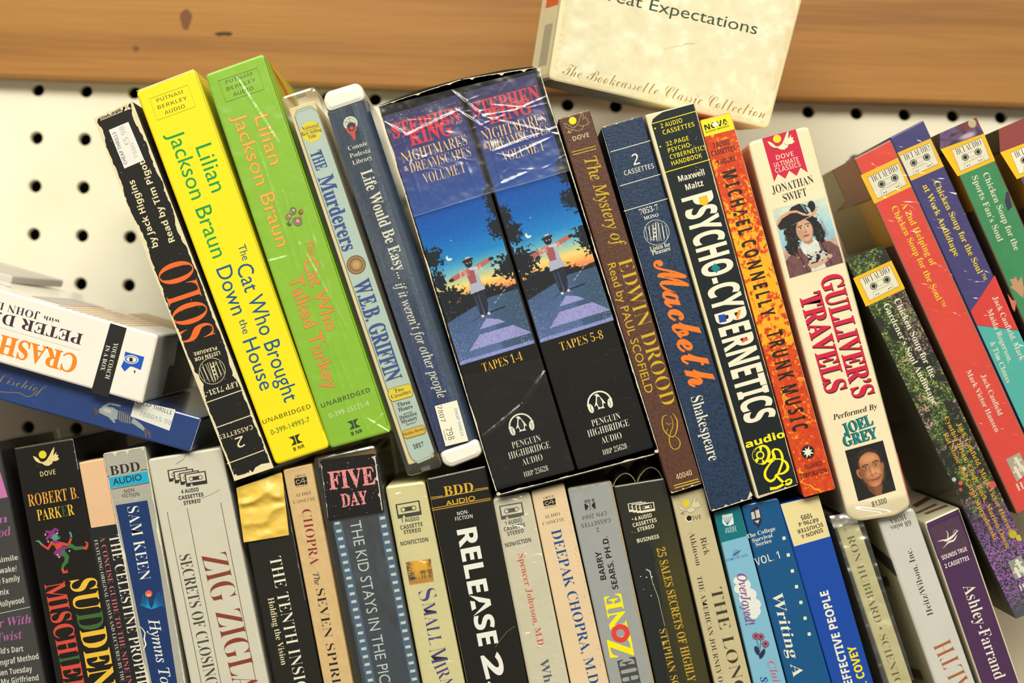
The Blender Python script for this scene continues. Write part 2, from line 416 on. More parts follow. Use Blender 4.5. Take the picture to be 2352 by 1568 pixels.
        for i in range(ny + 1):
            for j in range(nx + 1): v.append(s.P(pts[i, j], -lift - LAY * s.layer - h[i, j]))
        f = [(i * (nx + 1) + j, i * (nx + 1) + j + 1, (i + 1) * (nx + 1) + j + 1, (i + 1) * (nx + 1) + j) for i in range(ny) for j in range(nx)]
        return mesh_obj(part, v, f, mat, s.e, smooth=True)
    def finish(s):
        for (part, u), (ms, v, f, mi) in s.acc.items():
            o = mesh_obj(part, v, f, None, s.e, mats=ms, midx=mi)
            if part in ('scuff_mark', 'sticker_scuff'): o['kind'] = 'stuff'

def creases(q, n, seed, ang, u0=0.0, u1=1.0, h=.0003, lmin=8, lmax=34, w=2.2):
    rr = random.Random(seed); out = []
    for _ in range(n):
        u, v = rr.uniform(u0, u1), rr.random(); a, b_ = lerp(q[0], q[1], u), lerp(q[3], q[2], u); p = lerp(a, b_, v)
        an = ang + rr.uniform(-.35, .35); l = rr.uniform(lmin, lmax); out.append((p, (p[0] + l * math.cos(an), p[1] + l * math.sin(an)), w * rr.uniform(.7, 1.3), h * rr.uniform(.4, 1.2)))
    return out
def lerp(p, q, t): return (p[0] + (q[0] - p[0]) * t, p[1] + (q[1] - p[1]) * t)
def bil(q, u, v): return lerp(lerp(q[0], q[1], u), lerp(q[3], q[2], u), v)

# ------------------------------------------------------------------ recurring marks
def dove_mark(b, c, w, ang, line, fill=None, sun=(236, 214, 30), lw=0.9):
    b.unit = b.fresh()
    ca, sa = math.cos(ang), math.sin(ang); k = w / 100.0
    def R(x, y): return (c[0] + (x * ca - y * sa) * k, c[1] + (x * sa + y * ca) * k)
    b.disc(R(-12, -22), 15 * k, ink(sun), 'emblem')
    out = [(-50, -22), (-40, -18), (-30, -8), (-24, 2), (-16, 6), (-8, 4), (0, 0), (12, -14), (24, -32), (36, -46), (34, -30), (28, -14),
           (34, -18), (42, -26), (40, -14), (48, -14), (44, -4), (50, 2), (42, 8), (34, 10), (26, 8), (18, 18), (4, 24), (-10, 20), (-18, 12),
           (-24, 10), (-34, 6), (-42, -2), (-46, -10)]
    P = [R(*p) for p in out]
    if fill: b.poly(P, ink(fill), 'emblem')
    b.path(P, lw, ink(line), 'emblem', closed=True)
    b.path([R(-20, 11), R(-30, 16), R(-36, 18)], lw, ink(line)); b.path([R(8, 0), R(18, 10), R(26, 8)], lw, ink(line))
    b.disc(R(-38, 14), 2.4 * k, ink(line)); b.disc(R(-42, 19), 2.4 * k, ink(line)); b.disc(R(-34, 21), 2.4 * k, ink(line))

def cassette(b, c, w, ang, inkc, paperc, lw=1.4):
    ca, sa = math.cos(ang), math.sin(ang); k = w / 100.0
    def R(x, y): return (c[0] + (x * ca - y * sa) * k, c[1] + (x * sa + y * ca) * k)
    q = [R(-50, -30), R(50, -30), R(50, 30), R(-50, 30)]
    b.poly(q, ink(inkc), 'cassette_mark'); b.poly([R(-44, -25), R(44, -25), R(44, 14), R(-44, 14)], ink(paperc), 'cassette_mark')
    b.poly([R(-20, -12), R(20, -12), R(20, 6), R(-20, 6)], ink(inkc), 'cassette_mark')
    for x in (-22, 22):
        b.disc(R(x, -3), 10.5 * k, ink(inkc), 'cassette_mark'); b.disc(R(x, -3), 7.5 * k, ink(paperc), 'cassette_mark')
    b.poly([R(-30, 30), R(-26, 20), R(-22, 20), R(-18, 30)], ink(paperc), 'cassette_mark') if k > .4 else None

def dolby(b, c, w, ang, col):
    b.unit = b.fresh()
    ca, sa = math.cos(ang), math.sin(ang); k = w / 100.0
    def R(x, y): return (c[0] + (x * ca - y * sa) * k, c[1] + (x * sa + y * ca) * k)
    for sg in (-1, 1):
        p = [R(sg * 4, -34), R(sg * 14, -34)] + [R(sg * (14 + 26 * (1 - math.cos(a)) ), -34 + 68 * t) for t, a in [(i / 8, 0) for i in range(0)]]
        arc = [(sg * (48 - 30 * math.sin(math.pi * t)), -34 + 68 * t) for t in [i / 8 for i in range(9)]]
        b.poly([R(sg * 3, -34)] + [R(*a) for a in arc] + [R(sg * 3, 34)], ink(col), 'emblem')

def books_badge(b, c, r, ang, col, lw=1.1):
    b.unit = b.fresh()
    b.ring(c, r, lw, ink(col)); ca, sa = math.cos(ang), math.sin(ang)
    def R(x, y): return (c[0] + (x * ca - y * sa) * r, c[1] + (x * sa + y * ca) * r)
    def bx(x0, y0, x1, y1, t): b.path([R(x0, y0), R(x1, y0 - t * .2), R(x1 + t, y1), R(x0 + t, y1)], lw, ink(col), closed=True)
    bx(-.85, -.45, -.6, .5, .1); bx(-.55, -.6, -.3, .65, .05); bx(-.22, -.75, -.05, .6, 0); bx(0, -.85, .16, .7, 0); bx(.2, -.7, .45, .65, .12); bx(.5, -.5, .75, .5, .1)
    for y in (-.3, 0, .3): b.poly([R(-.22, y - .05), R(-.05, y - .05), R(-.05, y + .05), R(-.22, y + .05)], ink(col))
    b.ring(R(-.35, .45), r * .1, lw, ink(col), n=12)

def star(b, c, R_, r_, n, col, ang=0, part='emblem'):
    b.poly([(c[0] + (R_ if i % 2 == 0 else r_) * math.sin(ang + math.pi * i / n), c[1] - (R_ if i % 2 == 0 else r_) * math.cos(ang + math.pi * i / n)) for i in range(2 * n)], ink(col), part)

def hci(b, band, card):
    b.unit = b.fresh()
    b.poly(band, paper((246, 192, 18), 0.45, blot=0.03), 'print_panel')
    b.poly(card, ink((232, 228, 205)), 'cassette_card'); b.frame(card, 0.9, ink((30, 30, 25)), 'cassette_card')
    k = math.hypot(card[1][0] - card[0][0], card[1][1] - card[0][1]) / 65.0
    b.text('t', 'HCI AUDIO', bil(card, 0.10, 0.30), bil(card, 0.93, 0.30), 12.5 * k, (25, 25, 20))
    for u in (0.30, 0.74):
        b.ring(bil(card, u, 0.52), 6.2 * k, 1.6 * k, ink((60, 60, 50)), 'cassette_card'); b.disc(bil(card, u, 0.52), 4.2 * k, ink((22, 22, 20)), 'cassette_card')
    b.frame([bil(card, .41, .40), bil(card, .63, .40), bil(card, .63, .62), bil(card, .41, .62)], 0.6, ink((90, 90, 75)), 'cassette_card')
    b.path([bil(card, .16, .98), bil(card, .20, .74), bil(card, .80, .74), bil(card, .84, .98)], 0.6, ink((90, 90, 75)), 'cassette_card')
    for u in (.26, .33, .67, .74): b.disc(bil(card, u, .90), 1.2 * k, ink((25, 25, 20)), 'cassette_card', n=8)

def amber(b, q, f):
    """small black ornament between two lines of lettering"""
    b.unit = b.fresh()
    b.poly(q, ink((30, 28, 22)), 'emblem')
    c = bil(q, .5, .5); w = q[1][0] - q[0][0]
    b.path([bil(q, .42, .35), bil(q, .22, .3), bil(q, .12, .6), bil(q, .3, .82), bil(q, .5, .6), bil(q, .72, .15), bil(q, .78, .85)], 1.1, ink((222, 200, 160)))
    b.path([bil(q, .55, .6), bil(q, .95, .55)], 0.9, ink((222, 200, 160)))

# ------------------------------------------------------------------ setting: pegboard, plank, shelf
def tag_structure(o, label=None):
    o['kind'] = 'structure'
    if label: o['label'] = label
    return o

def peg_material():
    m, nt, p = new_mat('painted_hardboard'); N = nt.nodes; L = nt.links
    tc = N.new('ShaderNodeTexCoord'); n = N.new('ShaderNodeTexNoise'); n.inputs['Scale'].default_value = 9; n.inputs['Detail'].default_value = 5
    L.new(tc.outputs['Object'], n.inputs['Vector'])
    cr = N.new('ShaderNodeValToRGB'); cr.color_ramp.elements[0].position = 0.3; cr.color_ramp.elements[0].color = lin((228, 222, 196))
    cr.color_ramp.elements[1].position = 0.65; cr.color_ramp.elements[1].color = lin((244, 240, 224))
    L.new(n.outputs['Fac'], cr.inputs[0]); L.new(cr.outputs[0], p.inputs['Base Color']); p.inputs['Roughness'].default_value = 0.45
    return m

def build_pegboard():
    pit = 0.0254; r = 0.0033; th = 0.005; o0 = W(1304, 241, PEG_Y)
    i0, i1, j0, j1 = -20, 19, -18, 12; v, f = [], []; n = 20
    for i in range(i0, i1):
        for j in range(j0, j1):
            cx, cz = o0.x + i * pit, o0.z + j * pit; b = len(v); h = pit / 2
            for k in range(n):
                a = 2 * math.pi * k / n; c, s = math.cos(a), math.sin(a); m = max(abs(c), abs(s))
                v.append((cx + c / m * h, PEG_Y, cz + s / m * h)); v.append((cx + c * (r + .0004), PEG_Y, cz + s * (r + .0004)))
                v.append((cx + c * r, PEG_Y + 0.0005, cz + s * r)); v.append((cx + c * r, PEG_Y + th, cz + s * r))
            for k in range(n):
                a0, a1 = b + 4 * k, b + 4 * ((k + 1) % n)
                for q in range(3): f.append((a0 + q, a1 + q, a1 + q + 1, a0 + q + 1))
            # square cells meet exactly along their outer vertices, corners filled by the max-norm sampling
            v += [(cx + sx * h, PEG_Y, cz + sz * h) for sx, sz in ((1, 1), (-1, 1), (-1, -1), (1, -1))]
            cb = b + 4 * n
            for q in range(4):
                ang = 45 + 90 * q; ka = int(ang / 360 * n); kb = (ka + 1) % n
                f.append((b + 4 * ka, cb + q, b + 4 * kb))
    o = mesh_obj('wall_back', v, f, peg_material()); tag_structure(o)
    dm = paper((60, 52, 40), 0.9)
    x0, x1, z0_, z1 = o0.x + (i0 - .5) * pit, o0.x + (i1 - .5) * pit, o0.z + (j0 - .5) * pit, o0.z + (j1 - .5) * pit; y = PEG_Y + 0.03
    tag_structure(mesh_obj('dark_backing', [(x0, y, z0_), (x1, y, z0_), (x1, y, z1), (x0, y, z1)], [(0, 1, 2, 3)], dm))  # dark sheet added to keep outside light from showing through the holes
    # unseen closing edges, added so that no light leaks behind the board
    e = 0.005; vv = []; ff = []
    for (a, c_, d_, g) in ((x0 - e, z0_ - e, x1 + e, z0_), (x0 - e, z1, x1 + e, z1 + e), (x0 - e, z0_, x0, z1), (x1, z0_, x1 + e, z1)):
        b = len(vv); vv += [(a, PEG_Y - .001, c_), (d_, PEG_Y - .001, c_), (d_, PEG_Y - .001, g), (a, PEG_Y - .001, g), (a, y, c_), (d_, y, c_), (d_, y, g), (a, y, g)]
        ff += [(b, b + 1, b + 2, b + 3), (b + 4, b + 7, b + 6, b + 5), (b, b + 4, b + 5, b + 1), (b + 1, b + 5, b + 6, b + 2), (b + 2, b + 6, b + 7, b + 3), (b + 3, b + 7, b + 4, b)]
    tag_structure(mesh_obj('light_blocker', vv, ff, dm))
build_pegboard()

def wood_material(c0, c1, c2):
    m, nt, p = new_mat('varnished_pine'); N = nt.nodes; L = nt.links
    tc = N.new('ShaderNodeTexCoord'); mp = N.new('ShaderNodeMapping'); mp.inputs['Scale'].default_value = (1.1, 10, 30)
    L.new(tc.outputs['Object'], mp.inputs[0])
    n = N.new('ShaderNodeTexNoise'); n.inputs['Scale'].default_value = 2.2; n.inputs['Detail'].default_value = 9; n.inputs['Distortion'].default_value = 0.25
    L.new(mp.outputs[0], n.inputs['Vector'])
    mp2 = N.new('ShaderNodeMapping'); mp2.inputs['Scale'].default_value = (14, 40, 600); L.new(tc.outputs['Object'], mp2.inputs[0])
    n2 = N.new('ShaderNodeTexNoise'); n2.inputs['Scale'].default_value = 1.5; n2.inputs['Detail'].default_value = 5; L.new(mp2.outputs[0], n2.inputs['Vector'])
    mxf = N.new('ShaderNodeMix'); mxf.inputs[0].default_value = 0.3; L.new(n.outputs['Fac'], mxf.inputs[2]); L.new(n2.outputs['Fac'], mxf.inputs[3])
    cr = N.new('ShaderNodeValToRGB'); E = cr.color_ramp.elements; E[0].position = 0.32; E[0].color = lin(c0); E[1].position = 0.66; E[1].color = lin(c2)
    e = E.new(0.5); e.color = lin(c1)
    L.new(mxf.outputs[0], cr.inputs[0]); L.new(cr.outputs[0], p.inputs['Base Color']); p.inputs['Roughness'].default_value = 0.4
    return m

def build_plank():
    yf = PEG_Y - 0.0095; q0, q1 = W(0, 178, yf), W(2352, 245, yf); zb_ = (q0.z + q1.z) / 2
    x0, x1 = q0.x - 0.14, q1.x + 0.12; zt = zb_ + 0.14; y1 = PEG_Y - 0.0005; r = 0.0022
    prof = [(yf + r, zb_), (yf + r * .3, zb_ + r * .3), (yf, zb_ + r), (yf, zt), (y1, zt), (y1, zb_)]; v, f = [], []
    nseg = 40
    for i in range(nseg + 1):
        x = x0 + (x1 - x0) * i / nseg
        for y, z in prof: v.append((x, y, z + 0.0003 * math.sin(x * 37) * (1 if z < zt - .01 else 0)))
    n = len(prof)
    for i in range(nseg):
        for k in range(n): a, b = i * n + k, i * n + (k + 1) % n; f.append((a, b, b + n, a + n))
    f += [tuple(range(n)), tuple(reversed(range(nseg * n, nseg * n + n)))]
    o = mesh_obj('wooden_plank', v, f, wood_material((134, 88, 38), (160, 110, 50), (174, 124, 60)))
    o['label'] = 'varnished pine board fixed across the pegboard above the boxes'; o['category'] = 'plank'
    # knots and a small gouge: parts
    kn = paper((110, 66, 26), 0.6)
    for (px, py, rx, ry) in ((427, 45, 13, 24), (312, 112, 8, 7)):
        c = W(px, py, yf - 0.00005); k = (D + yf) / FPX
        vs = [(c.x + rx * k * math.cos(a) * (1 + .2 * math.sin(3 * a)), c.y, c.z + ry * k * math.sin(a)) for a in [2 * math.pi * i / 18 for i in range(18)]]
        mesh_obj('knot', vs, [tuple(range(18))], kn, o)
    c = W(513, 78, yf - 0.0001); k = (D + yf) / FPX
    vs = [(c.x + x * k, c.y, c.z + z * k) for x, z in ((-22, 0), (-10, 4), (12, 5), (22, 2), (16, -4), (2, -3), (-12, -5))]
    mesh_obj('gouge', vs, [tuple(range(7))], paper((70, 42, 18), 0.8), o)
build_plank()

SHELF_Z = W(1176, 1990, 0).z
def build_shelf():
    x0, x1 = -0.46, 0.52; y0, y1 = -0.03, PEG_Y - 0.001; z1 = SHELF_Z; z0_ = z1 - 0.022; r = 0.002
    prof = [(y0 + r, z0_), (y0, z0_ + r), (y0, z1 - r), (y0 + r, z1), (y1, z1), (y1, z0_)]; n = len(prof)
    v = [(x, y, z) for x in (x0, x1) for y, z in prof]; f = [(k, (k + 1) % n, (k + 1) % n + n, k + n) for k in range(n)] + [tuple(reversed(range(n))), tuple(range(n, 2 * n))]
    tag_structure(mesh_obj('trim_2', v, f, wood_material((130, 86, 40), (160, 112, 54), (180, 130, 68))))
build_shelf()

def quad_down(tl, tr, sl, sr, sr_=None):
    """spine that runs from its top edge down to the shelf; sl, sr = dx/dy of the left and right edge"""
    def drop(p, s):
        # lowest corner touches the shelf
        a, b = 0.0, 1400.0
        for _ in range(40):
            m = (a + b) / 2
            if W(p[0] + s * m, p[1] + m, 0.004).z > SHELF_Z: a = m
            else: b = m
        return a
    m = min(drop(tl, sl), drop(tr, sr))
    w = (tr[1] - tl[1])
    ml, mr_ = m, m
    bl = (tl[0] + sl * ml, tl[1] + ml); br = (tr[0] + sr * mr_, tr[1] + mr_)
    # keep bottom edge square to the spine
    L_ = drop(tl, sl); bl = (tl[0] + sl * L_, tl[1] + L_); R_ = L_ + (tl[1] - tr[1]) * 0.0
    br = (tr[0] + sr * R_, tr[1] + R_)
    if W(*br, 0.004).z < SHELF_Z: 
        d = drop(tr, sr); br = (tr[0] + sr * d, tr[1] + d)
    return [tl, tr, br, bl]
BK = (32, 30, 24); CR = (238, 232, 206)
A = math.radians
CB = 'cassette box'

# ================================================================== upper row
UP = 'audio books leaning to the left on top of the lower row'
LOW = 'audio books standing in the lower row'

def solo():
    b = Thing('audiobook_box', 'worn black box with large orange capitals and a price sticker, leftmost of the leaning row', CB, [(214, 272), (304, 231), (629, 1073), (539, 1104)], group=UP)
    b.body(paper((60, 56, 44), 0.6, blot=.3), front=paper(BK, 0.38, gloss=.3, blot=.15), cr=.0012)
    q = b.quad; cream = (228, 216, 176)
    b.text('S', 'by Jack Higgins', zB(800, 545), zA(557, 1360), 14.5, cream); b.text('S', 'Read by Tim Pigot', zB(968, 492), zA(662, 1165), 14.5, cream)
    b.text('T', 'SOLO', zB(1368, 1420), zB(1112, 655), 80, (232, 104, 38), 'title_lettering')
    b.text('S', 'LISTEN FOR', zC(540, 198), zC(287, 270), 8.5, cream); b.text('S', 'PLEASURE', zC(510, 152), zC(282, 215), 8, cream)
    books_badge(b, zC(468, 400), 30, A(162), cream)
    b.text('B', 'LFP 7131-7', zC(716, 502), zC(368, 612), 12, cream)
    for l in (((392, 722), (768, 590)), ((487, 974), (857, 842)), ((615, 1328), (987, 1190))): b.line(zC(*l[0]), zC(*l[1]), 2.2, ink(cream))
    b.text('s', 'CASSETTES', zC(865, 935), zC(527, 1045), 10.5, cream); b.text('s', '2', zC(768, 1043), zC(690, 1070), 25, cream)
    b.frame([zA(212, 735), zA(432, 645), zA(440, 680), zA(222, 770)], 1, ink(cream)); b.text('s', 'DOLBY SYSTEM', zA(430, 655), zA(216, 738), 6, cream); dolby(b, zA(485, 635), 20, A(-19), cream)
    s = [zA(305, 865), zA(500, 783), zA(660, 1165), zA(461, 1250)]; b.poly(s, ink((226, 226, 218), .6), 'price_sticker')
    b.text('s', 'CHEAP THRILLS', zA(492, 1198), zA(372, 880), 8.5, (40, 42, 70), 'price_sticker'); b.text('m', '7806', zA(605, 1138), zA(550, 990), 9, (165, 163, 152), 'price_sticker'); b.text('m', '$5.98', zA(520, 1005), zA(455, 822), 12, (165, 163, 152), 'price_sticker')
    b.wear(q[0], q[3], 7.5, 3, n=150, side=-1); b.wear(q[1], q[2], 9, 5, n=150, side=1, big=1.6); b.wear(q[0], q[1], 6, 8, side=1); b.wear(q[3], q[2], 12, 12, side=-1, big=1.2)
    b.poly([zC(665, 1420), zC(700, 1475), zC(900, 1400), zC(1050, 1335), zC(1085, 1365), zC(690, 1500)], paper((228, 216, 180), .9), 'torn_corner')
    b.poly([zC(900, 1365), zC(960, 1330), zC(1050, 1315), zC(1085, 1360), zC(860, 1440)], paper((228, 216, 180), .9), 'torn_corner')
    b.specks(q, 60, 1.3, (190, 180, 150), 4)
solo()

def yellow():
    b = Thing('audiobook_box', 'bright yellow box with green and blue lettering, second in the upper row', CB, [(311, 209), (448, 157), (758, 1027), (633, 1068)], group=UP)
    b.body(paper((250, 226, 12), 0.42, gloss=.3, blot=.02, bump=.06), cr=.0022, r=.001)
    gr, bl, kk = (0, 150, 66), (0, 84, 140), (40, 48, 20)
    b.frame([zA(712, 553), zA(1095, 415), zA(1172, 630), zA(790, 768)], 1.1, ink((90, 150, 20)))
    b.text('g', 'PUTNAM', zA(790, 590), zA(1050, 498), 8.5, kk); b.text('g', 'BERKLEY', zA(800, 660), zA(1090, 560), 8.5, kk); b.text('g', 'AUDIO', zA(870, 712), zA(1070, 640), 8.5, kk)
    b.text('r', 'Lilian', zA(1170, 1042), zA(1335, 1497), 38, gr, 'author_lettering'); b.text('r', 'Jackson Braun', zA(893, 905), zB(1345, 673), 37, gr, 'author_lettering')
    b.text('r', 'The', zB(1593, 545), zB(1645, 692), 18, bl, 'title_lettering'); b.text('r', 'Cat Who Brought', zB(1575, 752), zC(1192, 720), 37, bl, 'title_lettering')
    b.text('r', 'Down', zB(1375, 778), zB(1545, 1243), 36, bl, 'title_lettering'); b.text('r', 'the', zB(1603, 1288), zB(1650, 1428), 17, bl, 'title_lettering'); b.text('r', 'House', zC(770, 105), zC(955, 603), 34, bl, 'title_lettering')
    b.text('g', 'UNABRIDGED', zC(980, 932), zC(1457, 770), 10, kk); b.text('r', '0-399-14993-7', zC(1062, 1040), zC(1450, 905), 12, (60, 120, 30))
    dolby(b, zC(1303, 1087), 30, A(-19), kk); b.text('S', 'B NR', zC(1287, 1200), zC(1395, 1160), 8, kk)
    b.line(zA(1160, 272), zC(1580, 1000), 0.9, ink((150, 140, 20)), 'fold_line')
    b.wear(b.quad[0], b.quad[1], 2.5, 4, (250, 244, 190), big=1)
yellow()

def green():
    b = Thing('audiobook_box', 'lime green shrink-wrapped box with orange lettering and a paw print', CB, [(470, 171), (606, 123), (900, 991), (759, 1030)], group=UP)
    b.body(paper((140, 196, 18), 0.45, gloss=.2, blot=.05, bump=.06), cr=.002, r=.001)
    o, ol, kk = (250, 182, 40), (190, 100, 70), (24, 50, 14)
    b.frame([zA(1400, 375), zA(1788, 245), zA(1860, 457), zA(1475, 587)], 1.1, ink(kk))
    b.text('g', 'PUTNAM', zA(1480, 405), zA(1742, 318), 8.5, kk); b.text('g', 'BERKLEY', zA(1490, 475), zA(1775, 378), 8.5, kk); b.text('g', 'AUDIO', zA(1556, 530), zA(1755, 460), 8.5, kk)
    b.text('r', 'Lilian', zA(1757, 740), zA(1918, 1222), 33, o, 'author_lettering', outline=ol, ow=.012); b.text('r', 'Jackson Braun', zA(1538, 725), zB(1990, 560), 33, o, 'author_lettering', outline=ol, ow=.012)
    o2 = (246, 146, 46)
    b.text('r', 'The', zF(5, 235), zF(48, 378), 17, o2, 'title_lettering', outline=ol, ow=.02); b.text('r', 'Cat Who', zB(2240, 690), zF(213, 1140), 33, o2, 'title_lettering', outline=ol, ow=.012)
    b.text('r', 'Talked Turkey', zB(2097, 870), zC(1605, 592), 33, o2, 'title_lettering', outline=ol, ow=.012)
    for x, y, r1, r2, c in ((2145, 195, 7.5, 8.5, (122, 122, 66)), (2225, 205, 4.5, 6, (176, 60, 40)), (2103, 252, 6, 7, (164, 128, 84)), (2110, 322, 4.5, 4.5, (82, 90, 52)), (2190, 300, 11, 9, (150, 112, 100))):
        b.disc(zB(x, y), r1 + .8, ink((60, 76, 20)), 'paw_print', r2 + .8, .4); b.disc(zB(x, y), r1, ink(c), 'paw_print', r2, .4); b.disc(zB(x + 8, y - 10), r1 * .35, ink((222, 200, 170)), 'paw_print')
    b.disc(zB(2215, 270), 5, ink((150, 112, 100)), 'paw_print')
    b.text('g', 'UNABRIDGED', zC(1565, 768), zC(2052, 605), 10, kk); b.text('r', '0-399-15121-4', zC(1645, 878), zC(2042, 745), 12, (222, 236, 180))
    dolby(b, zC(1885, 930), 28, A(-18), kk); b.text('S', 'B NR', zC(1865, 1045), zC(1975, 1008), 8, kk)
    b.line(zA(1855, 130), zC(2225, 940), 1.0, ink((40, 70, 10)), 'fold_line')
    for i, (a, c) in enumerate(((.0, .08), (.10, .17), (.02, .3))):
        b.side('R', [(a, .15), (a + .10, .22 + c), (a + .13, .7), (a + .03, .8)], ink((222, 170, 30)), 'side_print')
    q = b.quad
    b.film([(q[0][0] + 2, q[0][1] + 2), (q[1][0] - 3, q[1][1] + 2), (q[2][0] - 3, q[2][1] - 2), (q[3][0] + 2, q[3][1] - 2)],
           film_mat(.07, .4, .28, bump=.22, bscale=60, stretch=(1, 1, .35), haze=.02), nx=60, ny=320, amp=.0007, seed=5, ridges=[((545, 180), (640, 330), 4, .0009), ((650, 440), (820, 1010), 4, .0010), ((690, 560), (800, 760), 4, .0008), ((590, 330), (690, 640), 4, .0008), ((700, 480), (840, 940), 3.5, .0008), ((600, 606), (660, 590), 3, .0006), ((770, 800), (850, 1000), 4, .0008), ((845, 985), (893, 940), 4, .0008), ((840, 960), (898, 995), 4, .0008)])
green()

CLEAR = film_mat(.06, .5, .08, (.98, .985, .96), .1, 30, haze=.035)
def clear_case(b, cr=.0022, inset_label=None):
    b.body(CLEAR, 'clear_case', r=.0013, cr=cr, y0=0, label='transparent plastic case')

def murderers():
    b = Thing('cassette_case', 'clear plastic case with pale blue label, blue slab lettering and yellow seal', 'cassette case', [(644, 222), (722, 197), (1017, 1073), (936, 1095)], group=UP)
    clear_case(b)
    b.body(paper((238, 218, 168), .6), 'insert_card', r=.0004, inset=.0018, y0=.0016, y1=.1, quad=[(650, 243), (727, 218), (1009, 1056), (932, 1080)])
    y = b.y; b.y = 0.0014; b.layer = 0    # the printed label sits just behind the clear front
    hexa = [zE(335, 470), zE(352, 407), zE(487, 362), zE(560, 404), zE(577, 455), zG(598, 940), zG(563, 1012), zG(437, 1065), zG(372, 1022), zG(345, 965)]
    def sh(P): return P
    bb = (188, 208, 202); nv = (26, 70, 150); kk = (34, 32, 22)
    b.poly(hexa, ink(bb), 'spine_label'); b.frame(hexa, 1.0, ink((96, 76, 26)), 'spine_label'); b.frame([lerp(p, (838, 650), .012) for p in hexa], .7, ink((96, 76, 26)), 'spine_label')
    star(b, zE(500, 618), 25, 22.8, 26, (240, 218, 30), part='seal'); b.text('I', 'National', zE(407, 612), zE(572, 566), 8, kk); b.line(zE(400, 632), zE(588, 570), .8, ink(kk)); b.text('B', 'Best Selling', zE(405, 668), zE(607, 610), 7.5, kk); b.text('B', 'Title', zE(475, 695), zE(555, 670), 8, kk)
    b.text('X', 'THE', zE(487, 835), zE(556, 1015), 27, nv, 'title_lettering'); b.text('X', 'Murderers', zE(565, 1085), zF(383, 345), 36, nv, 'title_lettering')
    c = zF(515, 470)
    for r, col in ((22, (104, 72, 36)), (20, (150, 112, 62)), (14.5, (100, 68, 32)), (13, (182, 138, 76)), (8, (206, 166, 100))): b.disc(c, r, ink(col), 'medallion')
    for k in range(24): b.disc((c[0] + 17.5 * math.cos(k * .2618), c[1] + 17.5 * math.sin(k * .2618)), 1.2, ink((214, 186, 130)), 'medallion', n=6)
    b.text('X', 'W.E.B. GRIFFIN', zF(483, 650), zG(123, 252), 38, nv, 'author_lettering')
    def plaque(c, w, h, col):
        a = A(-16); ca, sa = math.cos(a), math.sin(a); R = lambda x, y: (c[0] + x * ca - y * sa, c[1] + x * sa + y * ca)
        p = [R(-w, -h * .45), R(-w * .82, -h), R(w * .82, -h), R(w, -h * .45), R(w, h * .45), R(w * .82, h), R(-w * .82, h), R(-w, h * .45)]
        b.poly(p, ink(col), 'plaque'); b.frame(p, 1, ink((90, 70, 20)), 'plaque')
    plaque(zG(262, 355), 28, 15, (238, 214, 30)); b.text('B', 'Two', zG(205, 358), zG(297, 332), 8.5, kk); b.text('B', 'Cassettes', zG(173, 415), zG(367, 358), 8.5, kk)
    b.text('B', 'Three', zG(232, 497), zG(362, 462), 8.5, kk); b.text('B', 'Hours', zG(245, 545), zG(383, 505), 8.5, kk); b.line(zG(283, 572), zG(378, 542), 1, ink(kk)); b.text('B', 'Detective', zG(255, 625), zG(427, 575), 8.5, kk); b.text('B', 'Mystery', zG(272, 667), zG(432, 618), 8.5, kk); b.line(zG(318, 678), zG(412, 648), 1, ink(kk))
    plaque(zG(398, 747), 27, 10, (226, 186, 36)); b.text('B', 'Media Books', zG(290, 790), zG(510, 722), 6, kk); b.text('B', '1017', zG(395, 918), zG(498, 886), 10, kk)
    # moulded hinge blocks at both ends
    for (cc, w) in ((zE(395, 268), 1), (zG(510, 1122), 1)):
        P = [(-11, -4), (9, -10), (12, 0), (-8, 6)]
        v = []
        for yy in (.0002, .004):
            for x, z in P: pt = W(cc[0] + x, cc[1] + z, 0); pt.y = yy; v.append(pt - b.o)
        mesh_obj('hinge_block', v, [(0, 1, 2, 3), (7, 6, 5, 4), (0, 4, 5, 1), (1, 5, 6, 2), (2, 6, 7, 3), (3, 7, 4, 0)], film_mat(.35, .8, .1, (.9, .9, .85), .1, 40), b.e)
    b.yreal = y
murderers()

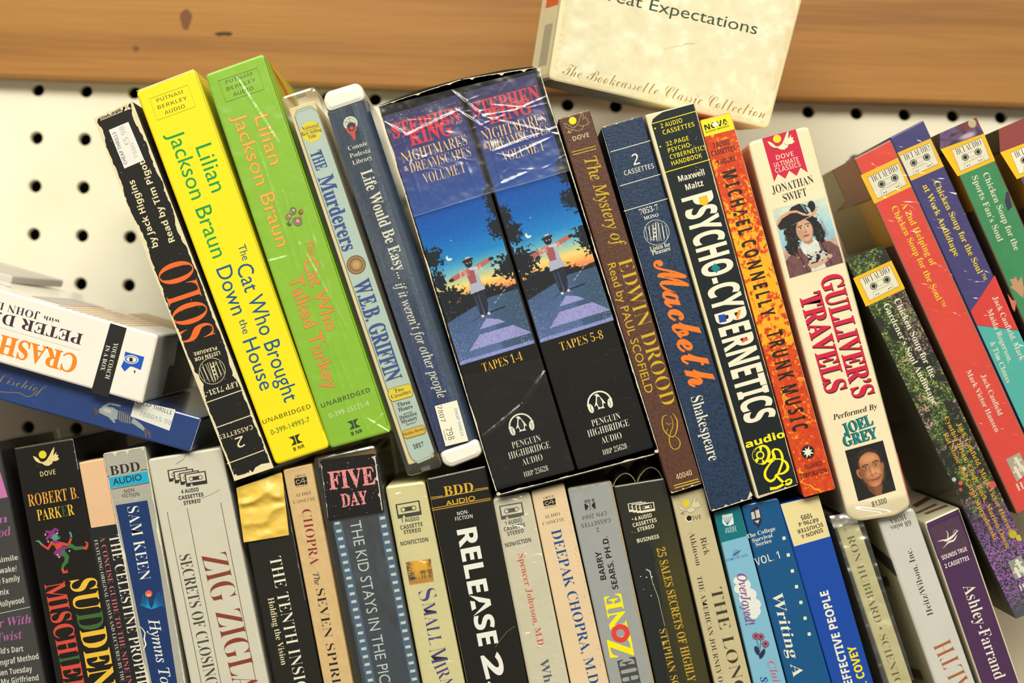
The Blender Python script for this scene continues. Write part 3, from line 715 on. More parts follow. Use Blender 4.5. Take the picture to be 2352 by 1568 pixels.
def life():
    b = Thing('cassette_case', 'slate blue case with rounded white end caps and a white price sticker', 'cassette case', [(737, 216), (828, 187), (1112, 1047), (1022, 1078)], group=UP)
    q = b.quad; u = ((q[3][0] - q[0][0]) / 868, (q[3][1] - q[0][1]) / 868)
    def along(p, t): return (p[0] + u[0] * t, p[1] + u[1] * t)
    white = paper((244, 240, 226), .35, gloss=.3, blot=.02, bump=.05)
    top = [(q[0][0] + 12, q[0][1] - 6), (q[1][0] - 10, q[1][1] + 2), along(q[1], 12), along(q[1], 42), along(q[0], 44), along(q[0], 14)]
    bot = [along(q[0], 826), along(q[1], 824), along(q[1], 856), (q[2][0] - 12, q[2][1] + 2), (q[3][0] + 14, q[3][1] - 4), along(q[0], 856)]
    b.body(white, 'end_cap', r=.002, cr=.004, quad=top, seg=5); b.body(white, 'end_cap', r=.002, cr=.004, quad=bot, seg=5)
    mid = [along(q[0], 43), along(q[1], 41), along(q[1], 825), along(q[0], 827)]
    # curved insert under a clear sleeve: front bulges, right shoulder rounds away
    P = Paint(92, 784, 1.6); P.ramp([(0, (58, 74, 92)), (.45, (76, 88, 104)), (.8, (48, 64, 104)), (1, (42, 56, 100))])
    n = fbm(P.X / 2.2, P.Y / 2.6, 3, 2); n2 = fbm(P.X / 16, P.Y / 120, 3, 9)
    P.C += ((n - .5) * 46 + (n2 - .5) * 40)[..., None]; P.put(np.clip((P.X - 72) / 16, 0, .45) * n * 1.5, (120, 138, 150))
    nx, ns = 14, 30; v, f = [], []; prof = []
    for i in range(nx + 1):
        t = i / nx; d = .0035 * max(0, (t - .72) / .28) ** 2 + .0012 * max(0, (.12 - t) / .12) ** 2; prof.append((t, d))
    prof += [(1.0, .03), (1.0, .1), (0.0, .1), (0.0, .03)]
    m = len(prof)
    for k in range(2):
        for t, d in prof: v.append(b.P(bil(mid, t, k), .0009 + d))
    f = [(i, (i + 1) % m, (i + 1) % m + m, i + m) for i in range(m)]
    body = mesh_obj('insert_card', v, f, paper((60, 76, 100), .5, gloss=.3, blot=.25, bscale=300), b.e, smooth=False)
    b.y = 0.0007
    im = [bil(mid, .01, 0), bil(mid, .74, 0), bil(mid, .74, 1), bil(mid, .01, 1)]; P2 = P; P2.X = P.X; b.layer = 0
    b.art(im, P, 'insert_print')
    w = (238, 234, 214)
    c = zE(893, 545)
    for i in range(1): b.disc((c[0], c[1] - 2), 16.5, ink((222, 224, 200)), 'emblem')
    for r in (5, 11): b.ring((c[0], c[1] - 2), r, .8, ink((70, 80, 90)))
    b.line((c[0] - 16, c[1] - 5), (c[0] + 16, c[1] - 1), .8, ink((70, 80, 90)), 'emblem'); b.line((c[0] - 4, c[1] - 18), (c[0] + 4, c[1] + 12), .8, ink((70, 80, 90)), 'emblem')
    b.disc((c[0] + 2.5, c[1] + 6), 10.5, ink((52, 58, 84)), 'emblem'); red = ink((214, 84, 70)); b.disc((c[0] + 2.5, c[1] + 9), 4.4, red, 'emblem')
    b.path([(c[0] - 8, c[1] + 8), (c[0] - 5, c[1] + 17), (c[0] + 3, c[1] + 20), (c[0] + 11, c[1] + 13), (c[0] + 12, c[1] + 4)], 4.5, red); b.poly([(c[0] - 4, c[1] + 17), (c[0] + 10, c[1] + 15), (c[0] + 12, c[1] + 34), (c[0] + 8, c[1] + 37)], red, 'emblem')
    b.text('T', 'Connie', zE(875, 810), zE(1065, 752), 10, w); b.text('T', 'Podesta', zE(893, 885), zE(1095, 824), 10, w); b.text('T', 'Library', zE(920, 955), zE(1112, 893), 10, w)
    b.text('B', 'Life Would Be Easy...', zE(992, 1025), zF(937, 612), 27, w, 'title_lettering'); b.text('i', 'if it weren\u2019t for other people', zF(903, 672), zG(640, 418), 22, w, 'title_lettering')
    b.y = -0.0006; b.layer = 4
    s = [zG(602, 490), zG(825, 430), zG(940, 835), zG(712, 892)]; b.poly(s, ink((238, 234, 212), .6), 'price_sticker')
    b.text('s', 'CHEAP THRILLS', zG(795, 515), zG(868, 788), 6.5, (50, 110, 180), 'price_sticker'); b.text('m', '7807', zG(622, 492), zG(668, 655), 11, (40, 36, 30), 'price_sticker'); b.text('m', '798', zG(705, 715), zG(742, 835), 15, (40, 36, 30), 'price_sticker'); b.line(zG(692, 728), zG(718, 832), 1, ink((40, 36, 30)), 'price_sticker')
    b.yfix = True
    # clear sleeve
    v = []
    for k in range(2):
        for t, d in prof: v.append(b_P0(b, bil(mid, t * 1.004 - .002, k), -.0002 + d))
    mesh_obj('clear_sleeve', v, f, film_mat(.07, .6, .12, bump=.12, bscale=60, stretch=(1, 1, .2)), b.e, smooth=False)
def b_P0(b, p, dy):
    v = W(p[0], p[1], 0.0); v.y += dy; return v - b.o
life()

def night_picture(w, h, seed, tree_x):
    P = Paint(w, h, 1.0)
    P.ramp([(0, (40, 34, 96)), (.15, (34, 36, 118)), (.3, (14, 62, 150)), (.5, (0, 92, 178)), (.6, (22, 128, 200)), (.665, (130, 186, 190)), (.71, (238, 210, 120)), (.745, (236, 164, 92)), (.76, (226, 130, 80)), (1, (226, 130, 80))])
    g = fbm(P.X / 3, P.Y / 3, 3, seed); P.C += ((g - .5) * 16)[..., None]
    # road
    hy = .768 * h
    P.put((P.Y > hy + (P.X - w * .8) ** 2 * .0009) * 1.0, (62, 90, 128))
    P.put(np.clip((P.Y - hy) / (h - hy), 0, 1) * (P.Y > hy) * .5 * (P.X < w * .6), (112, 128, 196)); P.put((P.Y > hy) * np.clip((P.X / w - .55) * 1.6, 0, .8), (56, 82, 102))
    # tree line
    line = hy - 20 * fbm(P.X / 14, P.X * 0 + seed, 4, seed + 3) + 26 * (1 - P.X / w) ** 2 * 0 + 8
    low = hy + 8 + 30 * np.clip(1 - P.X / (w * .62), 0, 1)
    P.put(((P.Y > line - 26 * np.clip(1 - P.X / (w * .45), 0, 1) * fbm(P.X / 9, P.Y / 9, 3, 5)) & (P.Y < low)) * 1.0, (20, 26, 30))
    def bush(cx, cy, rx, ry, k=.62, col=(18, 26, 36)):
        r = np.sqrt(((P.X - cx) / rx) ** 2 + ((P.Y - cy) / ry) ** 2); n_ = fbm(P.X / 4.5, P.Y / 4.5, 3, seed + 8)
        P.put(((r + (n_ - .5) * 1.5) < .9) * 1.0, col)
    for t in tree_x:
        bush(*t)
    # centre markings
    lv = (152, 152, 212)
    P.poly([(w * .50, h * .856), (w * .64, h * .87), (w * .72, h * .888), (w * .38, h * .888)], lv)
    P.poly([(w * .36, h * .908), (w * .80, h * .908), (w * 1.0, h * .957), (w * .17, h * .957)], lv)
    P.poly([(w * .02, h * .985), (w * 1.0, h * .985), (w, h), (w * 0, h)], (140, 148, 214))
    for i in range(5): P.line(w * (.66 + .05 * i), h * (.808 - .011 * i), w * (.69 + .05 * i), h * (.803 - .011 * i), 1.6, (176, 186, 200))
    sp = vnoise(P.X, P.Y, 4); P.put((P.Y > hy + 4) * (sp > .78) * .5, (30, 44, 64)); P.put((P.Y > hy + 4) * (sp < .05) * .8, (200, 206, 236))
    # shadow and straw figure
    cx = w * .50
    P.poly([(cx - 48, h * .857), (cx - 6, h * .842), (cx + 46, h * .836), (cx + 52, h * .829), (cx + 20, h * .833), (cx - 4, h * .838)], (30, 34, 54))
    Y = lambda f: h * f
    P.poly([(cx - 16, Y(.74)), (cx + 15, Y(.735)), (cx + 14, Y(.80)), (cx + 8, Y(.835)), (cx + 1, Y(.84)), (cx, Y(.79)), (cx - 3, Y(.84)), (cx - 10, Y(.835))], (34, 38, 54))
    P.line(cx - 2, Y(.76), cx - 1, Y(.83), 2, (70, 80, 110)); P.line(cx - 11, Y(.76), cx - 8, Y(.82), 1.6, (64, 74, 100))
    P.poly([(cx - 16, Y(.655)), (cx + 14, Y(.65)), (cx + 13, Y(.705)), (cx + 18, Y(.745)), (cx - 18, Y(.75)), (cx - 13, Y(.705))], (168, 174, 196))
    P.poly([(cx - 15, Y(.652)), (cx + 6, Y(.650)), (cx + 4, Y(.712)), (cx - 11, Y(.712))], (156, 84, 88))
    P.line(cx - 12, Y(.662), cx - 46, Y(.675), 11, (176, 92, 88)); P.line(cx + 12, Y(.658), cx + 44, Y(.643), 11, (176, 104, 92)); P.line(cx - 2, Y(.655), cx + 12, Y(.66), 7, (180, 190, 220))
    for i in range(36):
        rr = random.Random(seed * 50 + i); sx = rr.choice((-1, 1)); x = cx + sx * rr.uniform(6, 22) + (sx < 0) * -6
        P.line(x, Y(.655) + rr.uniform(-5, 9), x + rr.uniform(-8, 8), Y(.655) + rr.uniform(-3, 18), 1.0, (226, 196, 170), .7)
    P.ell(cx - 50, Y(.678), 6, 4, (30, 28, 36), 0, .3); P.ell(cx + 50, Y(.641), 6, 4, (30, 28, 36), 0, .3)
    P.ell(cx - 2, Y(.632), 9, 11, (28, 26, 36)); P.ell(cx - 2, Y(.622), 13, 4.5, (34, 32, 42), -.1); P.ell(cx - 1, Y(.615), 6, 4, (190, 184, 180), -.1); P.ell(cx - 1, Y(.62), 9, 3, (30, 30, 40), -.1)
    for dx in (-5, 2): P.ell(cx + dx, Y(.632), 2, 2, (160, 130, 130))
    P.ell(cx - 6, Y(.843), 3.5, 3, (210, 206, 214)); P.ell(cx + 9, Y(.84), 3.5, 3, (210, 206, 214))
    # crescent moon
    mx, my = cx - 40, Y(.592); r = np.hypot(P.X - mx, P.Y - my); r2 = np.hypot(P.X - mx - 3.5, P.Y - my + 4); P.put(((r < 6.8) & (r2 > 6.4)) * 1.0, (240, 236, 210))
    P.ell(cx - 24, Y(.53), 1.2, 1.2, (200, 220, 240))
    return P

def king():
    b = Thing('boxed_set', 'black slipcase holding two tape boxes with blue night pictures, torn clear wrap at top', 'boxed set', [(868, 243), (1240, 152), (1513, 1040), (1141, 1140)], group=UP, depth=.112)
    out = [(868, 243), (960, 207), (1060, 180), (1160, 160), (1228, 152), (1243, 170), (1515, 1035), (1500, 1046), (1148, 1140), (1138, 1128)]
    blk = paper((30, 28, 26), .35, gloss=.35, blot=.2)
    # sleeve: tube with open front; wall 1 mm
    outer = [(b.P(p).x, b.P(p).z) for p in out]; inner = offset_quad(outer, .0009); outer = rounded(outer, .001, 1); inner = rounded(inner, .001, 1); n = len(outer); ya = -b.o.y; v = []
    for ring, yy in ((outer, b.depth), (outer, .0003), (outer, 0.0), (inner, 0.0), (inner, b.depth - .001)):
        v += [(x, ya + yy, z) for x, z in ring]
    f = []
    for k in range(4):
        for i in range(n): j = (i + 1) % n; f.append((k * n + i, (k + 1) * n + i, (k + 1) * n + j, k * n + j))
    f.append(tuple(range(n))); f.append(tuple(reversed(range(4 * n, 5 * n))))
    mesh_obj('slipcase', v, f, blk, b.e, label='black cardboard slipcase with scuffed edges')
    b1 = [(880, 266), (1058, 214), (1322, 1080), (1140, 1127)]; b2 = [(1062, 212), (1229, 166), (1502, 1028), (1327, 1080)]
    for q in (b1, b2): b.body(blk, 'tape_box', r=.0006, cr=.0012, quad=q, y0=.0005, y1=.105)
    b.y = .0005; y_ = b.y
    u = .663
    a1 = [(880, 268), (1052, 216), (1228, 788), (1057, 839)]; a2 = [(1068, 212), (1226, 168), (1410, 735), (1241, 787)]
    L1 = [(12, 400, 24, 38), (4, 330, 22, 30), (172, 300, 20, 40), (180, 370, 34, 34), (176, 450, 40, 40), (20, 452, 44, 34)]
    P1 = night_picture(176, 598, 3, [(10, 344, 26, 26), (12, 402, 16, 34), (176, 262, 18, 34), (172, 318, 26, 26), (176, 412, 40, 32), (16, 440, 44, 24), (90, 450, 60, 12)])
    P2 = night_picture(168, 598, 7, [(4, 300, 18, 26), (6, 336, 28, 30), (10, 410, 40, 38), (166, 236, 18, 32), (164, 300, 26, 30), (168, 398, 28, 36), (60, 450, 56, 14)])
    b.art(a1, P1, 'cover_picture'); b.art(a2, P2, 'cover_picture')
    red, crm, gold, wh = (226, 28, 58), (244, 204, 130), (232, 178, 62), (232, 232, 214)
    b.text('X', 'STEPHEN', zE(1325, 690), zE(2000, 512), 34, red, 'author_lettering'); b.text('X', 'KING', zE(1500, 762), zE(1925, 640), 36, red, 'author_lettering')
    b.text('t', 'NIGHTMARES', zE(1420, 938), zE(2068, 748), 25, crm, 'title_lettering'); b.text('t', 'DREAMSCAPES', zE(1500, 1035), zE(2105, 862), 23, crm, 'title_lettering'); b.text('r', '&', zE(1437, 1018), zE(1478, 1006), 12, crm, 'title_lettering'); b.text('t', 'VOLUME I', zE(1637, 1145), zE(2042, 1028), 24, crm, 'title_lettering')
    red2 = (216, 52, 62)
    b.text('X', 'STEPHEN', zH(1085, 652), zH(1752, 468), 34, red2, 'author_lettering'); b.text('X', 'KING', zH(1245, 718), zH(1672, 600), 36, red2, 'author_lettering')
    b.text('t', 'NIGHTMARES', zH(1177, 893), zH(1812, 707), 25, crm, 'title_lettering'); b.text('t', 'DREAMSCAPES', zH(1240, 988), zH(1850, 808), 23, crm, 'title_lettering'); b.text('r', '&', zH(1185, 968), zH(1226, 955), 12, crm, 'title_lettering'); b.text('t', 'VOLUME I', zH(1385, 1097), zH(1787, 982), 24, crm, 'title_lettering')
    b.text('t', 'TAPES 1-4', zF(1792, 1542), zF(2185, 1422), 20, gold); b.text('t', 'TAPES 5-8', (1289, 806), (1387, 777), 20, gold)
    def penguin(c):
        b.unit = b.fresh()
        w = ink(wh); ang = A(-16); ca, sa = math.cos(ang), math.sin(ang); R = lambda x, y: (c[0] + x * ca - y * sa, c[1] + x * sa + y * ca)
        b.path([R(27 * math.cos(t), 6 + 27 * math.sin(t)) for t in [A(a) for a in range(175, 366, 10)]], 3.6, w, 'emblem')
        for sg in (-1, 1):
            p = R(sg * 23, 12); b.disc(p, 6, w, 'emblem', 11, ang + sg * .12); b.path([R(sg * 29, 2), R(sg * 27, 10), R(sg * 26, 20)], 2.2, w)
            b.disc(R(sg * 21, 12), 3.0, ink(BK), 'emblem', 7.5, ang)
            b.disc(R(sg * 20.4, 12), 2.4, w, 'emblem', 6.8, ang)
        body = [R(-3, -17), R(-8, -15.5), R(-4, -13), (R(-6, -6)), R(-9, 2), R(-14, 10), R(-8, 8), R(-6, 16), R(-9, 19), R(-1, 18), R(3, 19), R(9, 19), R(6, 16), R(8, 8), R(13, 10), R(9, 0), R(5, -8), R(3, -13), R(0, -17)]
        b.poly(body, w, 'emblem'); b.poly([R(-2, -10), R(3, -9), R(6, 2), R(5, 13), R(0, 16), R(-5, 13), R(-6, 3)], ink((30, 28, 24)), 'emblem')
        b.poly([R(-1, -5), R(2, -3), R(4, 4), R(3, 11), R(0, 13), R(-3, 11), R(-4, 3)], ink((50, 50, 46)), 'emblem')
    penguin(zG(1462, 660)); penguin((1376, 920))
    b.text('t', 'PENGUIN', zG(1385, 915), zG(1668, 837), 15, wh); b.text('t', 'HIGHBRIDGE', zG(1352, 1023), zG(1762, 905), 16, wh); b.text('t', 'AUDIO', zG(1487, 1085), zG(1688, 1027), 15, wh); b.text('t', 'HBP 25628', zG(1502, 1200), zG(1742, 1132), 12, wh)
    b.text('t', 'PENGUIN', (1361, 979.5), (1426, 961), 15, wh); b.text('t', 'HIGHBRIDGE', (1352, 1004), (1446, 977), 16, wh); b.text('t', 'AUDIO', (1383, 1019), (1429, 1006), 15, wh); b.text('t', 'HBP 25628', (1386, 1045), (1441, 1029), 12, wh)
    b.specks([(885, 270), (1055, 222), (1070, 275), (900, 315)], 130, 1.4, (190, 190, 200), 3, elong=1.8); b.specks([(1250, 830), (1430, 790), (1500, 1020), (1330, 1075)], 70, 1.2, (96, 94, 84), 8)
    b.specks([(1030, 250), (1062, 240), (1066, 285), (1040, 290)], 60, 1.5, (220, 196, 196), 13)
    b.y = 0; b.layer = 1
    for p0, p1, w, sd, big in (((868, 246), (1139, 1130), 3.2, 21, 1.3), ((1241, 165), (1514, 1036), 3.0, 22, 1.2), ((1142, 1138), (1506, 1043), 3.0, 23, 1.5)):
        cx = 1190; b.wear(p0, p1, w, sd, (222, 214, 190), n=220, big=big, side=-1 if sd != 22 else 1)
    b.wear((870, 243), (1060, 181), 2.5, 31, n=90); b.wear((1060, 181), (1236, 153), 3, 32, n=90, big=3)
    for c in ((1145, 1134), (1508, 1036), (1238, 160)): b.disc(c, 5, paper((214, 206, 182), .9), 'worn_edge', 4, n=9)
    F = film_mat(.09, .45, .28, bump=.12, bscale=60, stretch=(1, 1, .6), haze=.015)
    b.y = -.0003; rr = random.Random(5); rid = [((1035, 208), (1112, 270), 5, .0008), ((1046, 252), (1120, 300), 5, .0008), ((1110, 270), (1290, 312), 4, .0007), ((930, 315), (1060, 252), 5, .0009), ((880, 280), (935, 312), 4, .0006), ((1080, 300), (1275, 215), 3.5, .0006), ((1112, 268), (1255, 240), 3, .0005), ((1120, 242), (1215, 250), 3, .0004),
        ((1130, 350), (1290, 290), 4.5, .0008), ((1150, 372), (1285, 308), 4, .0006), ((920, 300), (970, 470), 4.5, .0007), ((1120, 300), (1150, 420), 5, .0007), ((1140, 430), (1215, 395), 6, .0007), ((1050, 320), (1095, 440), 4, .0005)]
    for _ in range(26): x, y, a, l = rr.uniform(900, 1270), rr.uniform(215, 400), rr.uniform(-.9, .5), rr.uniform(20, 70); rid.append(((x, y), (x + l * math.cos(a), y + l * math.sin(a)), rr.uniform(1.8, 3.2), rr.uniform(.0002, .0004)))
    b.film([(872, 246), (1238, 158), (1310, 393), (950, 497)], F, nx=150, ny=100, amp=.0012, seed=11, ridges=rid, lift=.0005)
    b.film([zG(885, 190), zG(1672, 12), zG(1990, 1130), zG(1215, 1290)], film_mat(.035, .4, .2, bump=.2, bscale=60, stretch=(1, 1, .5)), nx=70, ny=100, amp=.0012, seed=4, ridges=[(zG(1085, 800), zG(1480, 470), 5, .0016), (zG(1480, 470), zG(1715, 130), 5, .0016)], lift=.0005)
    b.path([(950, 497), (1130, 440), (1225, 415), (1302, 392)], .8, ink((150, 170, 210), .3), 'wrap_edge')
king()

def rust():
    b = Thing('audiobook_box', 'narrow brown leather-look box with gold lettering and a dove outline', CB, [(1281, 273), (1354, 252), (1613, 1110), (1540, 1134)], group=UP)
    b.body(leather((94, 56, 38), (66, 38, 26), 700), cr=.001)
    g, c = (206, 172, 34), (230, 206, 160)
    dove_mark(b, zK(372, 250), 58, A(-16), (214, 200, 110), None, (244, 226, 20), .8)
    b.text('s', 'DOVE', zK(337, 410), zK(497, 365), 10.5, c)
    for a, d in (((320, 520), (560, 458)), ((330, 548), (568, 484))): b.line(zK(*a), zK(*d), 1.8, ink(g))
    b.text('i', 'The Mystery of', zK(440, 590), zK(745, 1480), 29, g, 'title_lettering'); b.text('t', 'EDWIN DROOD', zL(168, 172), zM(440, 318), 33, g, 'title_lettering', k=1.0)
    b.text('r', 'Read by PAUL SCOFIELD', zL(66, 205), zM(276, 192), 18.5, g)
    b.path([zM(*p) for p in ((490, 405), (450, 420), (440, 480), (460, 560), (520, 620), (570, 600), (590, 520), (585, 450), (545, 385))], [1, 2, 2.4, 2, 1.6, 2, 3, 2.4, .8], ink(g), 'flourish')
    b.path([zM(*p) for p in ((560, 610), (600, 640), (620, 690), (600, 735), (560, 745), (525, 715), (510, 650), (520, 590), (545, 520), (540, 450), (520, 410))], [.8, 1.6, 2.2, 2.2, 1.8, 2, 2, 1.8, 1.6, 1.2, .8], ink(g), 'flourish')
    b.path([zM(*p) for p in ((480, 480), (500, 498), (530, 490))], 1.3, ink(g), 'flourish'); b.path([zM(*p) for p in ((555, 625), (500, 610), (478, 575), (495, 545))], 1.5, ink(g), 'flourish')
    b.text('s', '40040', zM(586, 1052), zM(742, 1003), 12.5, c)
    for a, d in (((555, 1112), (802, 1042)), ((563, 1137), (812, 1066))): b.line(zM(*a), zM(*d), 2.0, ink((226, 196, 60)))
    b.wear(b.quad[0], b.quad[1], 1.6, 3, n=50); b.wear(b.quad[3], b.quad[2], 3, 6, n=50, side=-1)
rust()

def navy():
    b = Thing('audiobook_box', 'navy leather-look box with orange script title and white rules', CB, [(1380, 292), (1475, 265), (1730, 1144), (1633, 1175)], group=UP)
    b.body(leather((27, 56, 92), (12, 24, 42), 620), cr=.001)
    w = (230, 228, 208)
    for a, d in (((705, 518), (1105, 404)), ((800, 858), (1205, 741)), ((840, 1110), (1277, 984))): b.line(zK(*a), zK(*d), 1.6, ink(w))
    b.text('s', '2', zK(942, 655), zK(1005, 637), 26, w); b.text('s', 'CASSETTES', zK(850, 757), zK(1145, 678), 11.5, w); b.text('T', '7053-7', zK(1005, 1150), zK(1190, 1095), 13, w); b.text('B', 'MONO', zK(1045, 1200), zK(1190, 1162), 8, w)
    books_badge(b, zK(1167, 1323), 29, A(-4), w); b.text('B', 'Listen for', zK(1108, 1512), zK(1308, 1458), 10, w); b.text('B', 'Pleasure', zK(1127, 1552), zK(1310, 1500), 10, w)
    b.text('c', 'Macbeth', zL(525, 180), zL(895, 1440), 62, (252, 122, 34), 'title_lettering', outline=(252, 122, 34), ow=.016)
    b.text('T', 'Shakespeare', zM(722, 232), zM(908, 870), 27, w, 'author_lettering')
    q = b.quad; b.wear(q[3], q[2], 3, 7, n=50, side=-1); b.wear(q[0], q[3], 1.1, 9, n=160, side=-1, big=1); b.wear(q[0], q[1], 1.8, 9, n=50)
    b.poly([zM(1300, 1245), zM(1345, 1205), zM(1320, 1165), zM(1290, 1250)], paper((220, 214, 190), .9), 'worn_edge')
navy()

def psycho():
    b = Thing('audiobook_box', 'black and cream box with huge condensed cream capitals holding small coloured shapes', CB, [(1481, 264), (1595, 236), (1834, 1113), (1738, 1146)], group=UP)
    b.body(paper((226, 216, 178), .6, blot=.1), cr=.001)
    face = [zK(1116, 240), zK(1130, 190), zK(1165, 160), zK(1230, 118), (1594, 238), (1833, 1111), zM(1405, 1212)]
    b.poly(face, paper((20, 34, 38), .4, gloss=.25, blot=.12), 'cover_print')
    ye, c = (246, 232, 20), (238, 232, 208)
    b.line(zK(1116, 237), zK(1558, 111), 1.7, ink(ye)); b.line(zK(1253, 722), zK(1705, 592), 1.9, ink(ye))
    for t, p, q, in (('2 AUDIO', (1215, 282), (1428, 222)), ('CASSETTES', (1235, 347), (1550, 260)), ('32-PAGE', (1268, 464), (1493, 400)), ('PSYCHO-', (1288, 527), (1525, 462)), ('CYBERNETICS', (1308, 592), (1668, 490)), ('HANDBOOK', (1324, 657), (1625, 572))): b.text('s', t, zK(*p), zK(*q), 10.5, ye)
    b.disc(zK(1153, 283), 1.9, ink(ye)); b.disc(zK(1205, 464), 1.9, ink(ye))
    b.text('S', 'Maxwell', zK(1392, 817), zK(1652, 745), 13.5, c, 'author_lettering'); b.text('S', 'Maltz', zK(1465, 902), zK(1640, 853), 13.5, c, 'author_lettering')
    b.text('H', 'PSYCHO-CYBERNETICS', zK(1418, 985), zM(1280, 500), 72, c, 'title_lettering')
    b.disc(zK(1640, 1005), 11, ink((236, 188, 22)), 'coloured_shape'); b.poly([zL(1138, 192), zL(1198, 240), zL(1158, 292), zL(1100, 248)], ink((0, 128, 140)), 'coloured_shape')
    b.poly([zL(1172, 714), zL(1242, 700), zL(1258, 775), zL(1188, 790)], ink((20, 70, 170)), 'coloured_shape'); b.poly([zL(1378, 657), zL(1402, 664), zL(1375, 755), zL(1350, 742)], ink((236, 146, 40)), 'coloured_shape'); b.poly([zL(1430, 932), zL(1484, 955), zL(1407, 993)], ink((238, 84, 52)), 'coloured_shape')
    b.text('H', 'audio', zM(1280, 735), zM(1672, 622), 16, ye, 'title_lettering')
    rg = lambda *p: [zM(*a) for a in p]; yi = ink(ye)
    b.ring(zM(1428, 805), 20, 1.0, yi); b.disc(zM(1440, 800), 19, yi, 'emblem', 23, .3); b.disc(zM(1424, 805), 15.5, ink((20, 34, 38)), 'emblem', 20, .3); b.poly(rg((1400, 715), (1440, 705), (1435, 760), (1420, 765)), yi); b.poly(rg((1365, 850), (1395, 830), (1405, 855), (1385, 890)), yi); b.poly(rg((1440, 840), (1480, 890), (1440, 905)), yi)
    b.ring(zM(1420, 805), 8, 3.4, yi)
    b.path(rg((1480, 860), (1530, 860), (1560, 830), (1545, 770), (1570, 745), (1615, 760), (1640, 820), (1640, 880), (1600, 990)), [7, 9, 8, 6, 4, 5, 6, 5, 5], yi)
    b.path(rg((1540, 850), (1620, 845), (1680, 880), (1695, 940), (1650, 985), (1580, 1000), (1565, 1040), (1520, 1065), (1475, 1030), (1470, 970), (1510, 900), (1560, 850)), [3, 3, 6, 7, 5, 3, 5, 6, 6, 6, 4, 3], yi)
    b.path(rg((1580, 1005), (1620, 1050), (1680, 1095), (1725, 1080), (1728, 1048), (1690, 1055), (1650, 1095), (1590, 1130), (1518, 1142)), [6, 6, 6, 6, 3, 4, 6, 6, 7], yi)
    q = b.quad; b.wear((1594, 238), (1833, 1111), 1.6, 41, n=220, side=1, big=1.5); b.wear(q[3], q[2], 3, 6, side=-1); b.specks([(1580, 300), (1600, 300), (1620, 420), (1600, 420)], 24, 1.3, (200, 198, 176), 5, elong=2)
psycho()

def fire_paint(w, h):
    P = Paint(w, h, 1.1, (208, 66, 22)); P.C += ((fbm(P.X / 9, P.Y / 9, 4, 3) - .5) * 46)[..., None] * np.array([.6, 1, .4])
    dens = .30 + .36 * np.exp(-((P.Y / h - .46) / .16) ** 2) + .12 * np.exp(-((P.Y / h - .25) / .1) ** 2) * (P.X < w * .6) - .08 * (P.Y / h > .85)
    n = fbm(P.X / 6.5 + fbm(P.X / 14, P.Y / 14, 2, 9) * 3, P.Y / 11, 4, 21); P.put(np.clip((n - (1 - dens)) * 14, 0, 1), (246, 208, 28)); P.put(np.clip((n - (1 - dens) + .035) * 14, 0, .55), (250, 150, 24))
    r = random.Random(4)
    for _ in range(170):
        rr = r.uniform(.8, 2.6); P.ell(r.uniform(0, w), r.uniform(0, h), rr, rr, (250, 176, 40), 0, .5, .8)
    for _ in range(9):
        x, y = r.uniform(0, w), r.uniform(h * .1, h * .95)
        for k in range(10): x2, y2 = x + r.uniform(-9, 9), y + r.uniform(2, 13); P.line(x, y, x2, y2, r.uniform(1, 3), (250, 190, 30)); x, y = x2, y2
    return P
def fire():
    b = Thing('audiobook_box', 'narrow fiery orange box splashed with yellow, black scratchy lettering and yellow top', CB, [(1607, 276), (1678, 258), (1919, 1122), (1846, 1142)], group=UP)
    b.body(paper((206, 78, 30), .45, gloss=.2), cr=.0014); q = b.quad
    b.art([lerp(q[0], q[1], .015), lerp(q[0], q[1], .985), lerp(q[3], q[2], .985), lerp(q[3], q[2], .015)], fire_paint(72, 900), 'cover_picture')
    kk = (34, 24, 12)
    b.poly([zK(1606, 207), zK(1903, 127), zK(1946, 290), zK(1648, 366)], paper((246, 228, 30), .4, gloss=.2, blot=.03), 'print_panel')
    b.text('H', 'NOVA', zK(1655, 303), zK(1888, 235), 13, kk); star(b, zK(1755, 238), 12, 3.5, 4, (240, 238, 220)); star(b, zK(1755, 238), 8, 3, 4, (240, 238, 220), ang=.785); b.text('S', 'AUDIO BOOKS', zK(1657, 332), zK(1893, 264), 4, kk)
    for t, p, r in (('2 AUDIO', (1735, 480), (1902, 440)), ('CASSETTES', (1722, 562), (1957, 503)), ('3 HOURS', (1777, 655), (1957, 605))): b.text('S', t, zK(*p), zK(*r), 12, kk)
    b.text('H', 'M I C H A E L  C O N N E L L Y', zK(1822, 722), zL(1610, 738), 33, kk, 'author_lettering'); b.text('H', 'T R U N K  M U S I C', zL(1658, 890), zM(1752, 575), 36, kk, 'title_lettering')
    b.unit = b.fresh(); c = zM(1897, 775); b.disc(c, 15.6, ink((30, 26, 20))); star(b, c, 15, 4.5, 4, (236, 228, 206), .2); star(b, c, 12, 4.5, 4, (236, 228, 206), .98)
    b.unit = b.fresh(); b.text('S', 'ALLIANCE', zM(1868, 947), zM(2042, 905), 10.5, kk); b.text('S', 'CORPORATION', zM(1832, 1042), zM(2087, 975), 10.5, kk)
    b.specks(q, 120, .9, (236, 206, 160), 6); b.wear(q[1], q[2], .9, 5, n=200, big=1, side=1); b.wear(q[0], q[1], 1.2, 5, n=40, big=1)
fire()

